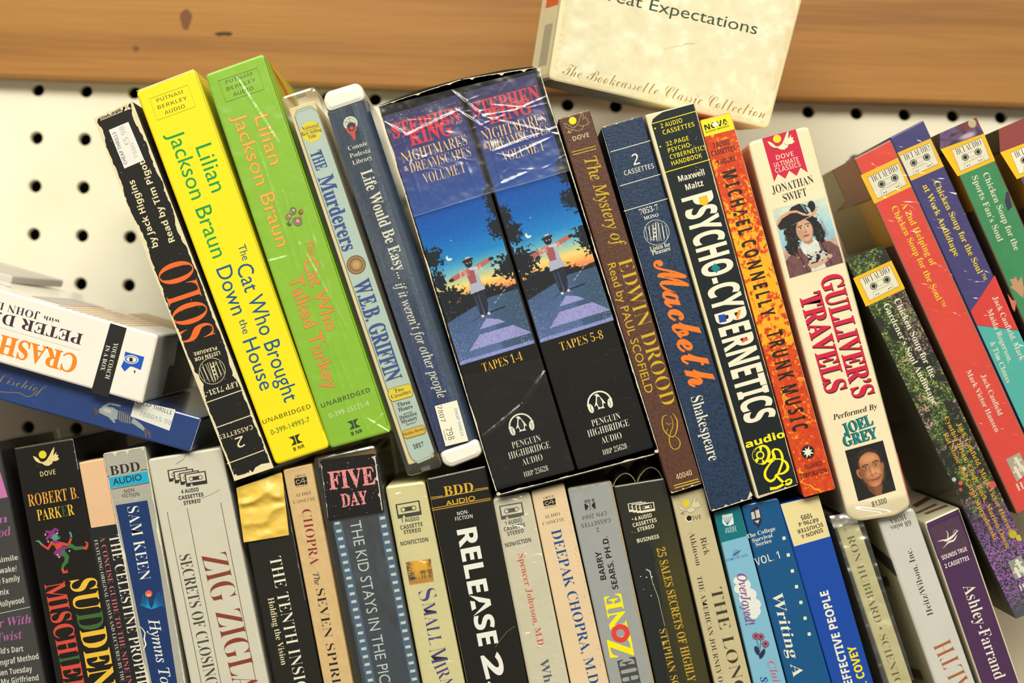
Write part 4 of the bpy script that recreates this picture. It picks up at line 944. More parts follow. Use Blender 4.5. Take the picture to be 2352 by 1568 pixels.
def gulliver_picture():
    w, h = 124, 170; P = Paint(w, h, .9, (186, 208, 204))
    P.ramp([(0, (214, 220, 196)), (.35, (168, 206, 214)), (.6, (140, 190, 210)), (.62, (190, 160, 140)), (1, (170, 140, 130))])
    P.C += ((fbm(P.X / 8, P.Y / 8, 3, 3) - .5) * 26)[..., None]
    P.poly([(98, 60), (101, 48), (104, 60), (112, 96), (94, 96)], (150, 170, 176)); P.line(78, 20, 100, 42, 1, (80, 100, 120)); P.line(82, 44, 98, 26, 1, (80, 100, 120)); P.line(88, 22, 102, 20, 1, (80, 100, 120))
    coat = (112, 74, 76); P.poly([(0, 128), (22, 112), (44, 104), (84, 102), (108, 110), (124, 130), (124, 170), (0, 170)], coat); P.C += (P.Y > 100)[..., None] * ((fbm(P.X / 5, P.Y / 9, 3, 8) - .5) * 30)[..., None]
    P.line(30, 112, 44, 168, 3, (70, 44, 48)); P.line(88, 108, 98, 166, 3, (70, 44, 48))
    hair = (26, 24, 22)
    for cx, cy, rx, ry in ((28, 74, 17, 34), (22, 98, 15, 22), (34, 54, 18, 18), (84, 70, 15, 26), (90, 88, 12, 20), (78, 50, 16, 14)):
        n_ = fbm(P.X / 5, P.Y / 5, 3, 5); r = np.sqrt(((P.X - cx) / rx) ** 2 + ((P.Y - cy) / ry) ** 2); P.put((r + (n_ - .5) * .7 < .95) * 1.0, hair)
    P.put((fbm(P.X / 2.5, P.Y / 4, 2, 31) > .66) * (np.abs(P.X - 30) < 18) * ((P.Y > 44) & (P.Y < 112)) * .6, (90, 84, 76)); P.put((fbm(P.X / 2.5, P.Y / 4, 2, 31) > .66) * (np.abs(P.X - 90) < 14) * ((P.Y > 50) & (P.Y < 100)) * .6, (84, 80, 74))
    P.poly([(40, 104), (48, 92), (74, 92), (82, 104), (84, 170), (50, 170), (56, 140), (44, 122)], (212, 218, 210)); P.C += ((P.X > 40) & (P.X < 86) & (P.Y > 96))[..., None] * ((fbm(P.X / 3, P.Y / 6, 3, 18) - .5) * 50)[..., None] * .8
    sk = (206, 162, 134)
    P.poly([(48, 84), (72, 84), (72, 100), (60, 104), (50, 98)], (176, 130, 106)); P.ell(59, 68, 19, 27, sk, .05, .12); P.ell(50, 74, 8, 16, (184, 136, 110), 0, .8, .5); P.ell(64, 62, 9, 12, (222, 180, 150), 0, .8, .5)
    P.line(46, 57, 56, 55, 2, (60, 40, 32)); P.line(63, 54, 73, 55, 2, (60, 40, 32))
    for x in (51, 68): P.ell(x, 61, 4.2, 2, (236, 226, 214), 0, .3); P.ell(x + .5, 61, 1.8, 1.9, (40, 30, 26), 0, .3); P.line(x - 4, 59.3, x + 4, 59.2, 1, (70, 46, 38))
    P.line(60, 60, 62, 71, 1.4, (160, 112, 90)); P.ell(61, 73, 4, 2.6, (182, 130, 108), 0, .4); P.ell(60, 82, 6.5, 2.4, (160, 84, 76), -.05, .3); P.line(54, 82, 67, 81.5, 1, (96, 48, 44)); P.ell(60, 91, 5, 3, (222, 178, 150), 0, .8, .5)
    hat = (30, 30, 34); P.poly([(0, 40), (4, 30), (16, 20), (38, 14), (52, 16), (62, 26), (78, 34), (92, 30), (96, 22), (98, 30), (90, 38), (60, 44), (30, 50), (4, 52)], (216, 160, 124)); P.poly([(2, 42), (16, 28), (38, 20), (52, 22), (64, 32), (80, 38), (62, 42), (30, 50), (6, 54)], hat)
    P.poly([(36, 14), (44, 6), (62, 2), (76, 8), (84, 28), (74, 32), (62, 24), (52, 16)], hat); P.ell(88, 16, 9, 14, hat, .2, .15); P.ell(80, 22, 3, 9, (206, 206, 190), -.3, .4); P.line(66, 4, 74, 26, 2.4, (120, 160, 170)); P.line(70, 8, 78, 20, 1.6, (150, 180, 180))
    P.poly([(46, 150), (60, 140), (76, 134), (92, 138), (104, 142), (104, 148), (80, 160), (60, 164), (50, 160)], (206, 164, 138))
    P.poly([(50, 142), (58, 132), (74, 126), (88, 128), (96, 138), (90, 146), (70, 150), (54, 152)], (196, 194, 186)); P.put((vnoise(P.X / 4, P.Y / 5, 41) > .55) * ((P.X > 50) & (P.X < 96) & (P.Y > 126) & (P.Y < 151)) * 1.0, (36, 34, 34))
    P.ell(30, 128, 2.5, 2.5, (176, 140, 110)); P.ell(38, 152, 2.5, 2.5, (176, 140, 110))
    return P

def grin_picture():
    w, h = 87, 118; P = Paint(w, h, .8, (28, 27, 25)); P.C += ((fbm(P.X / 5, P.Y / 5, 3, 3) - .5) * 16)[..., None]
    sk, dk, lt = (186, 120, 78), (112, 66, 44), (218, 158, 112)
    P.poly([(28, 92), (32, 80), (60, 84), (62, 104), (56, 118), (32, 118)], dk); P.poly([(40, 96), (58, 98), (56, 118), (42, 118)], (150, 92, 60), .7)
    n_ = fbm(P.X / 3, P.Y / 3, 2, 5); r = np.sqrt(((P.X - 45) / 31) ** 2 + ((P.Y - 36) / 30) ** 2); P.put((r + (n_ - .5) * .16 < .98) * 1.0, (38, 32, 28)); P.put((n_ > .6) * (r < .95) * (P.Y < 22) * .6, (82, 68, 56))
    P.ell(19, 60, 6.5, 12, (186, 114, 76), -.3, .25); P.ell(20, 61, 3, 7, (120, 66, 46), -.3, .6); P.ell(72, 56, 3.5, 9, (160, 98, 66), .15, .4)
    P.ell(46, 60, 25, 37, sk, -.05, .1); P.ell(46, 40, 24, 23, sk, 0, .14); P.ell(27, 68, 8, 24, dk, -.12, .9, .65); P.ell(68, 72, 6, 20, (140, 86, 56), .15, .9, .5)
    P.ell(47, 32, 17, 9, lt, 0, .9, .7); P.ell(56, 66, 9, 9, lt, 0, .9, .75); P.ell(36, 68, 7, 8, lt, 0, .9, .5); P.ell(48, 92, 8, 4, lt, 0, .9, .5)
    P.line(28, 46, 34, 43.5, 2.4, (60, 38, 28)); P.line(34, 43.5, 41, 44, 2.2, (60, 38, 28)); P.line(52, 42.5, 60, 40.5, 2.2, (60, 38, 28)); P.line(60, 40.5, 66, 43, 2.4, (60, 38, 28))
    for x, y in ((34.5, 50), (58, 48.5)):
        P.ell(x, y, 6.5, 4, (140, 88, 60), 0, .6, .7); P.ell(x, y, 4.6, 1.9, (208, 184, 164), 0, .4); P.ell(x, y, 2.2, 2.1, (34, 26, 28), 0, .4); P.ell(x + .7, y - .8, .7, .7, (230, 230, 225)); P.line(x - 5, y - 1.8, x + 5, y - 1.9, 1.1, (56, 34, 28)); P.line(x - 4, y + 4.4, x + 4, y + 4.4, .9, (136, 84, 58), .7)
    P.line(43, 50, 42, 62, 1.6, (140, 86, 58), .6); P.ell(48, 60, 2.4, 8, (228, 168, 122), 0, .8, .7); P.ell(48, 67.5, 6, 3.6, (188, 120, 80), 0, .4); P.ell(48.5, 66, 2.6, 2, (234, 182, 140), 0, .8, .7); P.ell(44, 69.5, 1.6, 1.1, (84, 46, 34)); P.ell(53, 69, 1.6, 1.1, (84, 46, 34))
    P.line(40, 70, 35, 78, 1.1, (128, 76, 52), .7); P.line(56, 68, 64, 75, 1.1, (128, 76, 52), .7)
    P.poly([(35, 78.5), (42, 79.5), (48, 80), (56, 78.5), (64, 75.5), (58, 83), (49, 86), (41, 83.5)], (158, 84, 66)); P.line(35, 78.5, 49, 82, 1.1, (92, 44, 36)); P.line(49, 82, 64, 75.5, 1.1, (92, 44, 36)); P.ell(49, 84.3, 6, 1.2, (196, 124, 98), -.05, .6)
    P.poly([(0, 118), (0, 94), (16, 92), (28, 100), (40, 118)], (30, 30, 27)); P.poly([(54, 118), (62, 100), (72, 92), (87, 96), (87, 118)], (34, 34, 31))
    return P

def gulliver():
    b = Thing('audiobook_box', 'thick cream box with crimson shadowed capitals, crimson ribbon and two portrait pictures', CB, [(1717, 327), (1858, 288), (2093, 1163), (1940, 1186)], group=UP)
    q = b.quad
    b.body(paper((240, 226, 188), .45, gloss=.35, blot=.05), cr=.0028, r=.0012, quad=[q[0], q[1], q[2], (2060, 1184), (1975, 1197), (1948, 1190)])
    cr_, wh, kk, te = (206, 26, 66), (240, 228, 196), (40, 32, 24), (0, 128, 132)
    b.poly([zN(*p) for p in ((393, 210), (730, 115), (852, 550), (778, 500), (740, 583), (665, 530), (627, 612), (552, 562), (515, 643))], ink(cr_), 'ribbon_print')
    dove_mark(b, zN(590, 262), 62, A(-14), (150, 60, 50), wh, (240, 216, 40), .8)
    for t, p, r in (('DOVE', (540, 425), (712, 382)), ('ULTIMATE', (520, 500), (762, 436)), ('CLASSICS', (532, 556), (782, 487))): b.text('s', t, zN(*p), zN(*r), 11, wh)
    b.text('T', 'JONATHAN', zN(500, 765), zN(914, 650), 18, kk, 'author_lettering'); b.text('T', 'SWIFT', zN(615, 847), zN(850, 778), 18, kk, 'author_lettering')
    b.art([zN(495, 915), zN(1022, 790), zO(947, 12), zO(410, 170)], gulliver_picture(), 'portrait_print')
    b.text('X', "GULLIVER\u2019S", zO(712, 162), zO(1048, 1372), 50, cr_, 'title_lettering', shadow=(70, 24, 24), sh=(1.2, 2.6)); b.text('X', 'TRAVELS', zO(502, 345), zO(772, 1325), 50, cr_, 'title_lettering', shadow=(70, 24, 24), sh=(1.2, 2.6))
    b.text('I', 'Performed By', zP(487, 445), zP(915, 330), 12, kk); b.text('X', 'JOEL', zP(598, 587), zP(886, 482), 25, te, 'author_lettering', shadow=(30, 50, 46), sh=(-1.6, 1.4)); b.text('X', 'GREY', zP(600, 703), zP(928, 612), 25, te, 'author_lettering', shadow=(30, 50, 46), sh=(-1.6, 1.4))
    b.art([zP(600, 745), zP(970, 643), zP(1098, 1130), zP(730, 1238)], grin_picture(), 'portrait_print')
    b.text('s', '81300', zP(872, 1297), zP(1013, 1255), 12.5, kk)
    b.line(lerp(q[1], q[2], .86), lerp(q[1], q[2], .985), 1.6, ink(cr_)); b.wear(q[1], q[2], .8, 6, (216, 190, 160), n=160, big=1)
    b.film([lerp(q[0], q[3], .97), lerp(q[1], q[2], .965), (2090, 1166), (1946, 1190)], film_mat(.1, .6, .15, bump=.3, bscale=60), nx=30, ny=10, amp=.0012, ridges=[((1955, 1168), (2060, 1182), 9, .0015)], lift=.0006)
gulliver()

HF = 'audio books with a yellow cassette label at the right'
def garden_paint(w, h):
    P = Paint(w, h, 1.1, (56, 74, 40)); n = fbm(P.X / 26, P.Y / 40, 3, 2); P.put(np.clip((n - .45) * 5, 0, 1), (34, 40, 28)); v = P.Y / h
    leaf = fbm(P.X / 3.0, P.Y / 3.0, 3, 6); P.put((leaf > .58) * .8 * (n < .56), (120, 146, 66)); P.put((leaf > .68) * .9 * (n < .54), (176, 186, 92)); P.put((leaf < .36) * .7, (22, 28, 20))
    pk = np.clip((fbm(P.X / 22, P.Y / 22, 3, 12) - .5) * 8, 0, 1); d = fbm(P.X / 2.4, P.Y / 2.4, 2, 22)
    P.put(pk * (d > .52) * (v > .42) * (v < .75) * .9, (150, 96, 140)); P.put(pk * (d > .62) * (v > .2) * (v < .6) * .9, (198, 178, 130)); P.put((d > .6) * (v > .1) * (v < .3) * (P.X > w * .55), (160, 124, 120))
    P.put(np.clip((v - .66) * 8, 0, 1) * (d > .45), (110, 70, 136)); P.put(np.clip((v - .70) * 8, 0, 1) * (d > .58), (160, 106, 178)); P.put(np.clip((v - .70) * 8, 0, 1) * (d < .38), (44, 44, 52)); P.put(np.clip((v - .93) * 14, 0, 1), (74, 84, 86))
    r = random.Random(3)
    for _ in range(46): x, y = r.uniform(0, w), r.uniform(h * .4, h * .68); P.line(x, y, x + r.uniform(-14, 14), y + r.uniform(-14, 14), 1, (142, 170, 110), .8)
    for x, y, s_, c in ((12, .645, 4, (206, 84, 66)), (8, .615, 5, (200, 200, 180)), (18, .63, 5, (212, 92, 74)), (84, .665, 9, (212, 88, 80)), (40, .60, 5, (214, 200, 130)), (30, .665, 4, (206, 96, 70)), (78, .80, 10, (196, 184, 50)), (88, .815, 8, (206, 190, 60))): P.ell(x, y * h, s_, s_, c, 0, .3)
    return P
def gardener():
    b = Thing('audiobook_box', 'box printed with a flower garden photograph, white lettering, lowest of the yellow-labelled boxes', CB, [(1944, 598), (2030, 562), (2417, 1385), (2333, 1421)], group=HF)
    b.body(paper((58, 56, 46), .5, gloss=.2, blot=.3), cr=.0006, r=.0004); q = b.quad
    b.art([lerp(q[0], q[1], .01), lerp(q[0], q[1], .99), lerp(q[3], q[2], .99), lerp(q[3], q[2], .01)], garden_paint(92, 905), 'cover_picture')
    hci(b, [zR(50, 517), zR(508, 302), zR(672, 640), zR(203, 858)], [zR(122, 530), zR(484, 360), zR(608, 608), zR(248, 786)])
    w, y = (236, 232, 208), (222, 168, 46)
    b.text('B', 'Chicken Soup for the', zO(1450, 388), zO(1822, 1172), 14.5, w, 'title_lettering'); b.text('B', 'Gardener\u2019s Soul Audiotape', zO(1342, 438), zO(1838, 1440), 14.5, w, 'title_lettering')
    b.text('B', 'Jack Canfield, Mark Victor Hansen,', zP(1690, 480), zc(2215, 555), 11, y, 'author_lettering'); b.text('B', 'Cynthia Brian, Cindy Buck, Marion Owen,', zP(1568, 420), zc(2178, 700), 11, y, 'author_lettering'); b.text('B', 'Pat Stone and Carol Sturgulewski', zP(1558, 580), zc(2050, 612), 11, y, 'author_lettering')
    lg = [zc(2190, 830), zc(2320, 760), zc(2400, 935), zc(2268, 1010)]; b.poly(lg, ink((150, 152, 140)), 'emblem')
    for u, v in ((.6, .18), (.3, .5), (.72, .62)): b.disc(bil(lg, u, v), 4.5, ink((232, 230, 214))); b.path([bil(lg, u, v), bil(lg, u + .05, v + .5)], 7, ink((232, 230, 214))); b.path([bil(lg, u - .25, v + .12), bil(lg, u + .3, v + .15)], 3.5, ink((232, 230, 214)))
    b.text('T', 'HCI', (2344, 1357), (2376, 1343), 14, w)
    b.side('L', [(.72, .12), (.97, .12), (.97, .62), (.72, .62)], ink((98, 96, 84)), 'side_print')
    for i in range(18): b.side('L', [(.73 + .012 * i, .2), (.735 + .012 * i, .2), (.735 + .012 * i, .52), (.73 + .012 * i, .52)], ink((44, 42, 38)), 'barcode', out=.00016)
    b.film([(q[0][0] + 1, q[0][1] + 1), (q[1][0] - 1, q[1][1] + 1), (q[2][0] - 1, q[2][1] - 1), (q[3][0] + 1, q[3][1] - 1)], film_mat(.03, .35, .2, bump=.25, bscale=120), nx=14, ny=90, amp=.0005, seed=2)
gardener()

HW = film_mat(.07, .35, .2, bump=.2, bscale=45, stretch=(1, 1, 3.0), haze=.01)
def redbox():
    b = Thing('audiobook_box', 'red shrink-wrapped box with yellow lettering and yellow cassette label', CB, [(1961, 364), (2046, 320), (2418, 1142), (2336, 1182)], group=HF)
    b.body(paper((160, 108, 84), .45, blot=.3, bscale=30), front=paper((226, 64, 48), .45, gloss=.15, blot=.07), cr=.0008)
    # its left side: muted photograph wrapping round
    b.side('L', [(0, 0), (.11, 0), (.11, .95), (0, .95)], ink((172, 124, 100)), 'side_print'); b.side('L', [(.115, 0), (.245, 0), (.245, .3), (.115, .3)], ink((214, 166, 60)), 'side_print'); b.side('L', [(.115, .3), (.30, .3), (.34, .95), (.1, .95)], ink((176, 158, 96)), 'side_print')
    b.side('L', [(.25, .25), (.62, .25), (.5, .95), (.3, .95)], ink((150, 138, 96)), 'side_print', out=.00016); b.side('L', [(.0, .5), (.09, .5), (.12, .95), (.0, .95)], ink((176, 176, 140)), 'side_print', out=.0002)
    hci(b, [zN(1380, 577), zN(1750, 402), zN(1888, 690), zN(1517, 862)], [zN(1447, 598), zN(1752, 455), zN(1843, 668), zN(1548, 812)])
    y, w = (246, 208, 30), (236, 226, 206)
    b.text('B', 'A 2nd Helping of', zN(1782, 868), zR(988, 380), 14, y, 'title_lettering'); b.text('B', 'Chicken Soup for the Soul\u2122', zN(1685, 900), zR(1100, 880), 14, y, 'title_lettering')
    b.text('B', 'Jack Canfield', zP(1928, 8), zP(2102, 405), 11.5, w, 'author_lettering'); b.text('B', 'Mark Victor Hansen', zO(2172, 1100), zP(2072, 568), 11.5, w, 'author_lettering')
    lg = [zP(2175, 828), zP(2308, 760), zP(2400, 945), zP(2280, 1050)]; b.poly(lg, ink((176, 170, 150)), 'emblem')
    for u, v in ((.6, .18), (.3, .5), (.72, .62)): b.disc(bil(lg, u, v), 4.5, ink(w)); b.path([bil(lg, u, v), bil(lg, u + .05, v + .5)], 7, ink(w)); b.path([bil(lg, u - .25, v + .12), bil(lg, u + .3, v + .15)], 3.5, ink(w))
    b.text('T', 'HCI', (2338, 1128), (2378, 1110), 17, w)
    q = b.quad; b.film([(q[0][0] + 1, q[0][1] + 1), (q[1][0] - 1, q[1][1] + 1), (q[2][0] - 1, q[2][1] - 1), (q[3][0] + 1, q[3][1] - 1)], HW, nx=50, ny=420, amp=.0006, seed=8, ridges=creases(q, 90, 3, .35, .0, 1))
redbox()

def bluebox():
    b = Thing('audiobook_box', 'dark blue shrink-wrapped box with yellow lettering and red and teal panels', CB, [(2043, 316), (2121, 276), (2492, 1098), (2421, 1138)], group=HF)
    b.body(paper((58, 50, 120), .45, gloss=.15, blot=.08), cr=.0008)
    b.poly([(2284.8, 631.8), (2229.8, 715), (2243.5, 746), (2339, 758)], ink((222, 52, 44)), 'print_panel'); b.poly([(2243.7, 747), (2339.4, 759), (2490, 1096), (2421, 1134)], ink((74, 182, 172)), 'print_panel')
    hci(b, [zN(1748, 352), zN(2078, 208), zN(2212, 490), zN(1884, 633)], [zN(1770, 380), zN(2073, 252), zN(2160, 462), zN(1865, 597)])
    y, w = (240, 214, 40), (236, 228, 210)
    b.text('B', 'Chicken Soup for the Soul\u2122', zQ(1010, 830), zR(1590, 556), 14, y, 'title_lettering'); b.text('B', 'at Work Audiotape', zQ(880, 872), zR(1268, 262), 14, y, 'title_lettering')
    b.text('B', 'Jack Canfield, Mark', zR(1722, 745), (2343.5, 829), 12, w, 'author_lettering'); b.text('B', 'Maida Rogerson,', zR(1655, 902), zR(1912, 1532), 12, w, 'author_lettering'); b.text('B', '& Tim Clauss', zR(1690, 1290), (2312, 880), 12, w, 'author_lettering')
    q = b.quad; b.film([(q[0][0] + 1, q[0][1] + 1), (q[1][0] - 1, q[1][1] + 1), (q[2][0] - 1, q[2][1] - 1), (q[3][0] + 1, q[3][1] - 1)], HW, nx=50, ny=420, amp=.0006, seed=18, ridges=creases(q, 90, 4, .35, .0, 1))
bluebox()

def sports():
    b = Thing('audiobook_box', 'green box with cream lettering and a purple photograph at its top', CB, [(2158, 306), (2243, 269), (2600, 1080), (2517, 1116)], group=HF)
    b.body(paper((110, 92, 60), .45, blot=.3), front=paper((56, 142, 92), .45, gloss=.2, blot=.12), cr=.0008)
    P = Paint(92, 62, 1, (110, 80, 120)); n = fbm(P.X / 14, P.Y / 14, 3, 5); P.put(np.clip((n - .5) * 5, 0, 1), (60, 50, 84)); P.put(np.clip((P.X - 40) / 20, 0, .8) * (P.Y < 30), (126, 52, 56)); P.ell(78, 14, 9, 16, (196, 182, 140)); P.ell(60, 50, 16, 10, (196, 176, 190), 0, .8)
    q = b.quad; b.art([lerp(q[0], q[1], .01), lerp(q[0], q[1], .99), zQ(1620, 243), zQ(1092, 430)], P, 'cover_picture')
    b.side('L', [(0, 0), (.05, 0), (.05, .8), (0, .8)], ink((196, 150, 66)), 'side_print'); b.side('L', [(.06, 0), (.22, 0), (.22, .9), (.06, .9)], ink((206, 138, 22)), 'side_print')
    hci(b, [zQ(1098, 432), zQ(1620, 243), zQ(1755, 570), zQ(1305, 757)], [zQ(1232, 440), zQ(1592, 290), zQ(1690, 545), zQ(1340, 698)])
    w = (226, 222, 190)
    b.text('B', 'Chicken Soup for the', zQ(1603, 728), zR(1988, 190), 14, w, 'title_lettering'); b.text('B', 'Sports Fan\u2019s Soul', zQ(1472, 765), zR(1788, 82), 14, w, 'title_lettering')
    sk = ink((200, 150, 116)); b.poly([zR(1925, 530), zR(1985, 520), zR(2000, 490), zR(2030, 560), zR(2070, 490), zR(2100, 640), zR(2090, 760), zR(2010, 680), zR(1935, 620), zR(1965, 600)], sk, 'hand_print'); b.poly([zR(1900, 700), zR(1960, 780), zR(2010, 780), zR(1990, 920), zR(1960, 880)], ink((206, 110, 90)), 'sleeve_print')
    b.poly([zQ(1885, 950), zQ(1910, 940), zQ(1960, 1120), zQ(1905, 1170), zQ(1870, 1060)], ink((52, 44, 76)), 'patch_print')
    b.film([(q[0][0] + 1, q[0][1] + 1), (q[1][0] - 1, q[1][1] + 1), (q[2][0] - 1, q[2][1] - 1), (q[3][0] + 1, q[3][1] - 1)], film_mat(.04, .4, .2, bump=.3, bscale=70), nx=14, ny=80, amp=.0006, seed=12)
sports()

def lastbox():
    b = Thing('audiobook_box', 'purple and dark red box cut off by the right edge, rightmost yellow label', CB, [(2293, 297), (2378, 260), (2732, 1060), (2650, 1098)], group=HF)
    b.body(paper((96, 84, 70), .45, blot=.25), front=paper((110, 66, 100), .45, gloss=.2, blot=.3, bscale=120), cr=.0008)
    o = (zQ(1232, 440)[0] - zQ(1938, 475)[0], zQ(1232, 440)[1] - zQ(1938, 475)[1]); S_ = lambda p: (p[0] - o[0], p[1] - o[1]); q = b.quad
    b.poly([lerp(q[0], q[1], .01), lerp(q[0], q[1], .99), S_(zQ(1620, 243)), S_(zQ(1108, 436))], ink((140, 62, 60)), 'print_panel')
    b.side('L', [(.06, 0), (.22, 0), (.22, .9), (.06, .9)], ink((196, 140, 30)), 'side_print'); b.side('L', [(0, 0), (.055, 0), (.055, .9), (0, .9)], ink((132, 116, 76)), 'side_print')
    hci(b, [S_(zQ(1108, 436)), S_(zQ(1620, 243)), S_(zQ(1755, 570)), S_(zQ(1310, 757))], [S_(zQ(1232, 440)), S_(zQ(1592, 290)), S_(zQ(1690, 545)), S_(zQ(1340, 698))])
    b.text('B', 'Chicken Soup for the', S_(zQ(1603, 728)), S_(zR(1988, 190)), 14, (226, 222, 190), 'title_lettering')
lastbox()

# ================================================================== boxes lying at the left
ST_ = 'audio books lying on their sides at the left'
def crash():
    b = Thing('audiobook_box', 'white box lying upside down with orange slab lettering and black band', CB, [(-420, 544), (364, 770), (327, 927), (-457, 702)], y=-.004, depth=.125, group=ST_, back=(0, .003))
    b.body(paper((240, 236, 226), .4, gloss=.3, blot=.03), cr=.0016, r=.001)
    og, dk = (236, 134, 28), (58, 42, 52)
    b.text('X', 'CRASH', zD(618, 738), zD(12, 575), 43, og, 'title_lettering'); b.text('B', 'PETER D.', zD(655, 572), zD(0, 398), 25, dk, 'author_lettering'); b.text('B', 'with', zD(472, 458), zD(345, 425), 9, dk); b.text('T', 'JOHN D', zD(315, 402), zD(-20, 312), 17, dk, 'author_lettering')
    b.line(zD(0, 517), zD(632, 698), .7, ink((190, 184, 160)))
    b.poly([zD(865, 483), zD(993, 522), zD(848, 1062), zD(712, 1024)], ink((30, 28, 26)), 'print_panel')
    w = (230, 226, 210); b.text('T', 'YOUR COACH', zD(893, 635), zD(822, 915), 10, w); b.text('T', 'IN A BOX', zD(832, 655), zD(787, 850), 9.5, w)
    b.poly([zD(980, 706), zD(1130, 748), zD(1102, 850), zD(1042, 826), zD(1020, 822), zD(975, 862), zD(948, 822), zD(968, 780)], ink((16, 84, 190)), 'emblem')
    b.disc(zD(1028, 768), 17, ink(w), 'emblem', 10, .1); b.disc(zD(1028, 768), 14.5, ink((16, 84, 190)), 'emblem', 8, .1); b.disc(zD(1030, 768), 12, ink(w), 'emblem', 6.5, .1); b.poly([zD(1014, 752), zD(1040, 756), zD(1038, 786), zD(1012, 782)], ink((30, 28, 26)), 'emblem'); b.poly([zD(1046, 860), zD(1062, 850), zD(1056, 880)], ink((30, 28, 26)), 'emblem')
    b.side('R', [(.12, .42), (.5, .45), (.5, .9), (.12, .9)], ink((60, 54, 50)), 'side_print'); b.side('R', [(.5, .35), (.95, .35), (.95, .9), (.5, .9)], ink((120, 82, 62)), 'side_print')
    for i in range(11): b.side('T', [(.70 + .02 * i, .03), (.705 + .02 * i, .03), (.725 + .02 * i, .55), (.715 + .02 * i, .55)], ink((222, 164, 84)), 'barcode')
    b.side('T', [(.60, .12), (.69, .12), (.73, .6), (.63, .6)], ink((188, 178, 178)), 'side_print'); b.side('T', [(.80, .62), (.97, .5), (.97, .98), (.80, .98)], ink((196, 168, 130)), 'side_print')
    for i in range(9): b.side('T', [(.25 + .03 * i, .4 - .02 * i), (.27 + .03 * i, .4 - .02 * i), (.272 + .03 * i, .42 - .02 * i), (.252 + .03 * i, .42 - .02 * i)], ink((150, 146, 130)), 'side_print')
    b.wear(b.quad[1], b.quad[2], 3.5, 5, (222, 214, 190), n=50, side=1)
crash()
def mischief():
    b = Thing('audiobook_box', 'dark blue glossy box lying under the white box with gold script', CB, [(-380, 722), (463, 960), (437, 1038), (-413, 806)], y=.001, depth=.146, group=ST_, back=(0, .002))
    b.body(paper((40, 66, 124), .3, gloss=.7, blot=.12), cr=.0012, r=.0008)
    b.text('C', 'Mischief', zD(-40, 935), zD(350, 1040), 21, (136, 116, 62), 'title_lettering'); b.path([zD(*p) for p in ((0, 1020), (60, 1025), (150, 1030), (210, 1058), (250, 1050), (290, 1010))], 1.6, ink((136, 116, 62)), 'flourish')
    # resting stone figure
    P = Paint(150, 78, .8, (40, 66, 124)); g, d, l = (150, 158, 160), (72, 78, 96), (196, 200, 196)
    P.ell(10, 42, 9, 10, (92, 82, 84)); P.put((vnoise(P.X / 2, P.Y / 2, 3) > .5) * (np.hypot(P.X - 10, P.Y - 42) < 10) * 1.0, (60, 52, 60)); P.poly([(14, 32), (24, 20), (44, 16), (62, 24), (68, 40), (56, 52), (34, 48), (18, 44)], g); P.ell(34, 30, 10, 7, l, 0, .8, .7)
    P.line(22, 24, 34, 8, 6, g); P.line(34, 8, 58, 6, 6, g); P.line(34, 40, 56, 58, 6, g); P.poly([(58, 20), (84, 18), (100, 34), (96, 52), (70, 54), (60, 44)], d)
    for k in range(6): P.line(62 + 5 * k, 20 + 2 * k, 66 + 5 * k, 50, 1.2, (160, 164, 172))
    P.poly([(96, 30), (118, 42), (134, 56), (130, 62), (112, 54), (94, 46)], g); P.ell(136, 60, 10, 6, (86, 74, 84), .6); P.line(140, 62, 146, 74, 3, (110, 92, 92)); P.line(132, 64, 136, 76, 3, (110, 92, 92))
    b.art([zD(752, 1062), zD(1240, 1200), zD(1187, 1392), zD(699, 1254)], P, 'cover_picture', key=(40, 66, 124))
    s = [zD(1130, 1088), zD(1375, 1160), zD(1326, 1325), zD(1022, 1212), zD(1062, 1085)]; s = [zD(1058, 1090), zD(1375, 1160), zD(1326, 1325), zD(1022, 1212)]
    b.poly(s, ink((222, 222, 214), .6), 'price_sticker'); b.text('s', 'CHEAP THRILLS', zD(1065, 1112), zD(1338, 1202), 9.5, (44, 42, 40), 'price_sticker'); b.text('m', '7806$5.98', zD(1085, 1205), zD(1335, 1283), 11, (150, 148, 140), 'price_sticker')
    b.wear(b.quad[1], b.quad[2], 1.4, 5, (206, 196, 170), n=50, side=1, big=1)
mischief()
def stray():
    b = Thing('audiobook_box', 'pale grey box end just showing behind the white box at the left edge', CB, [(-130, 588), (30, 634), (25, 652), (-135, 606)], y=.055, depth=.05, group=ST_, back=(.012, 0))
    b.body(paper((196, 190, 184), .5, blot=.08), cr=.0012)
stray()

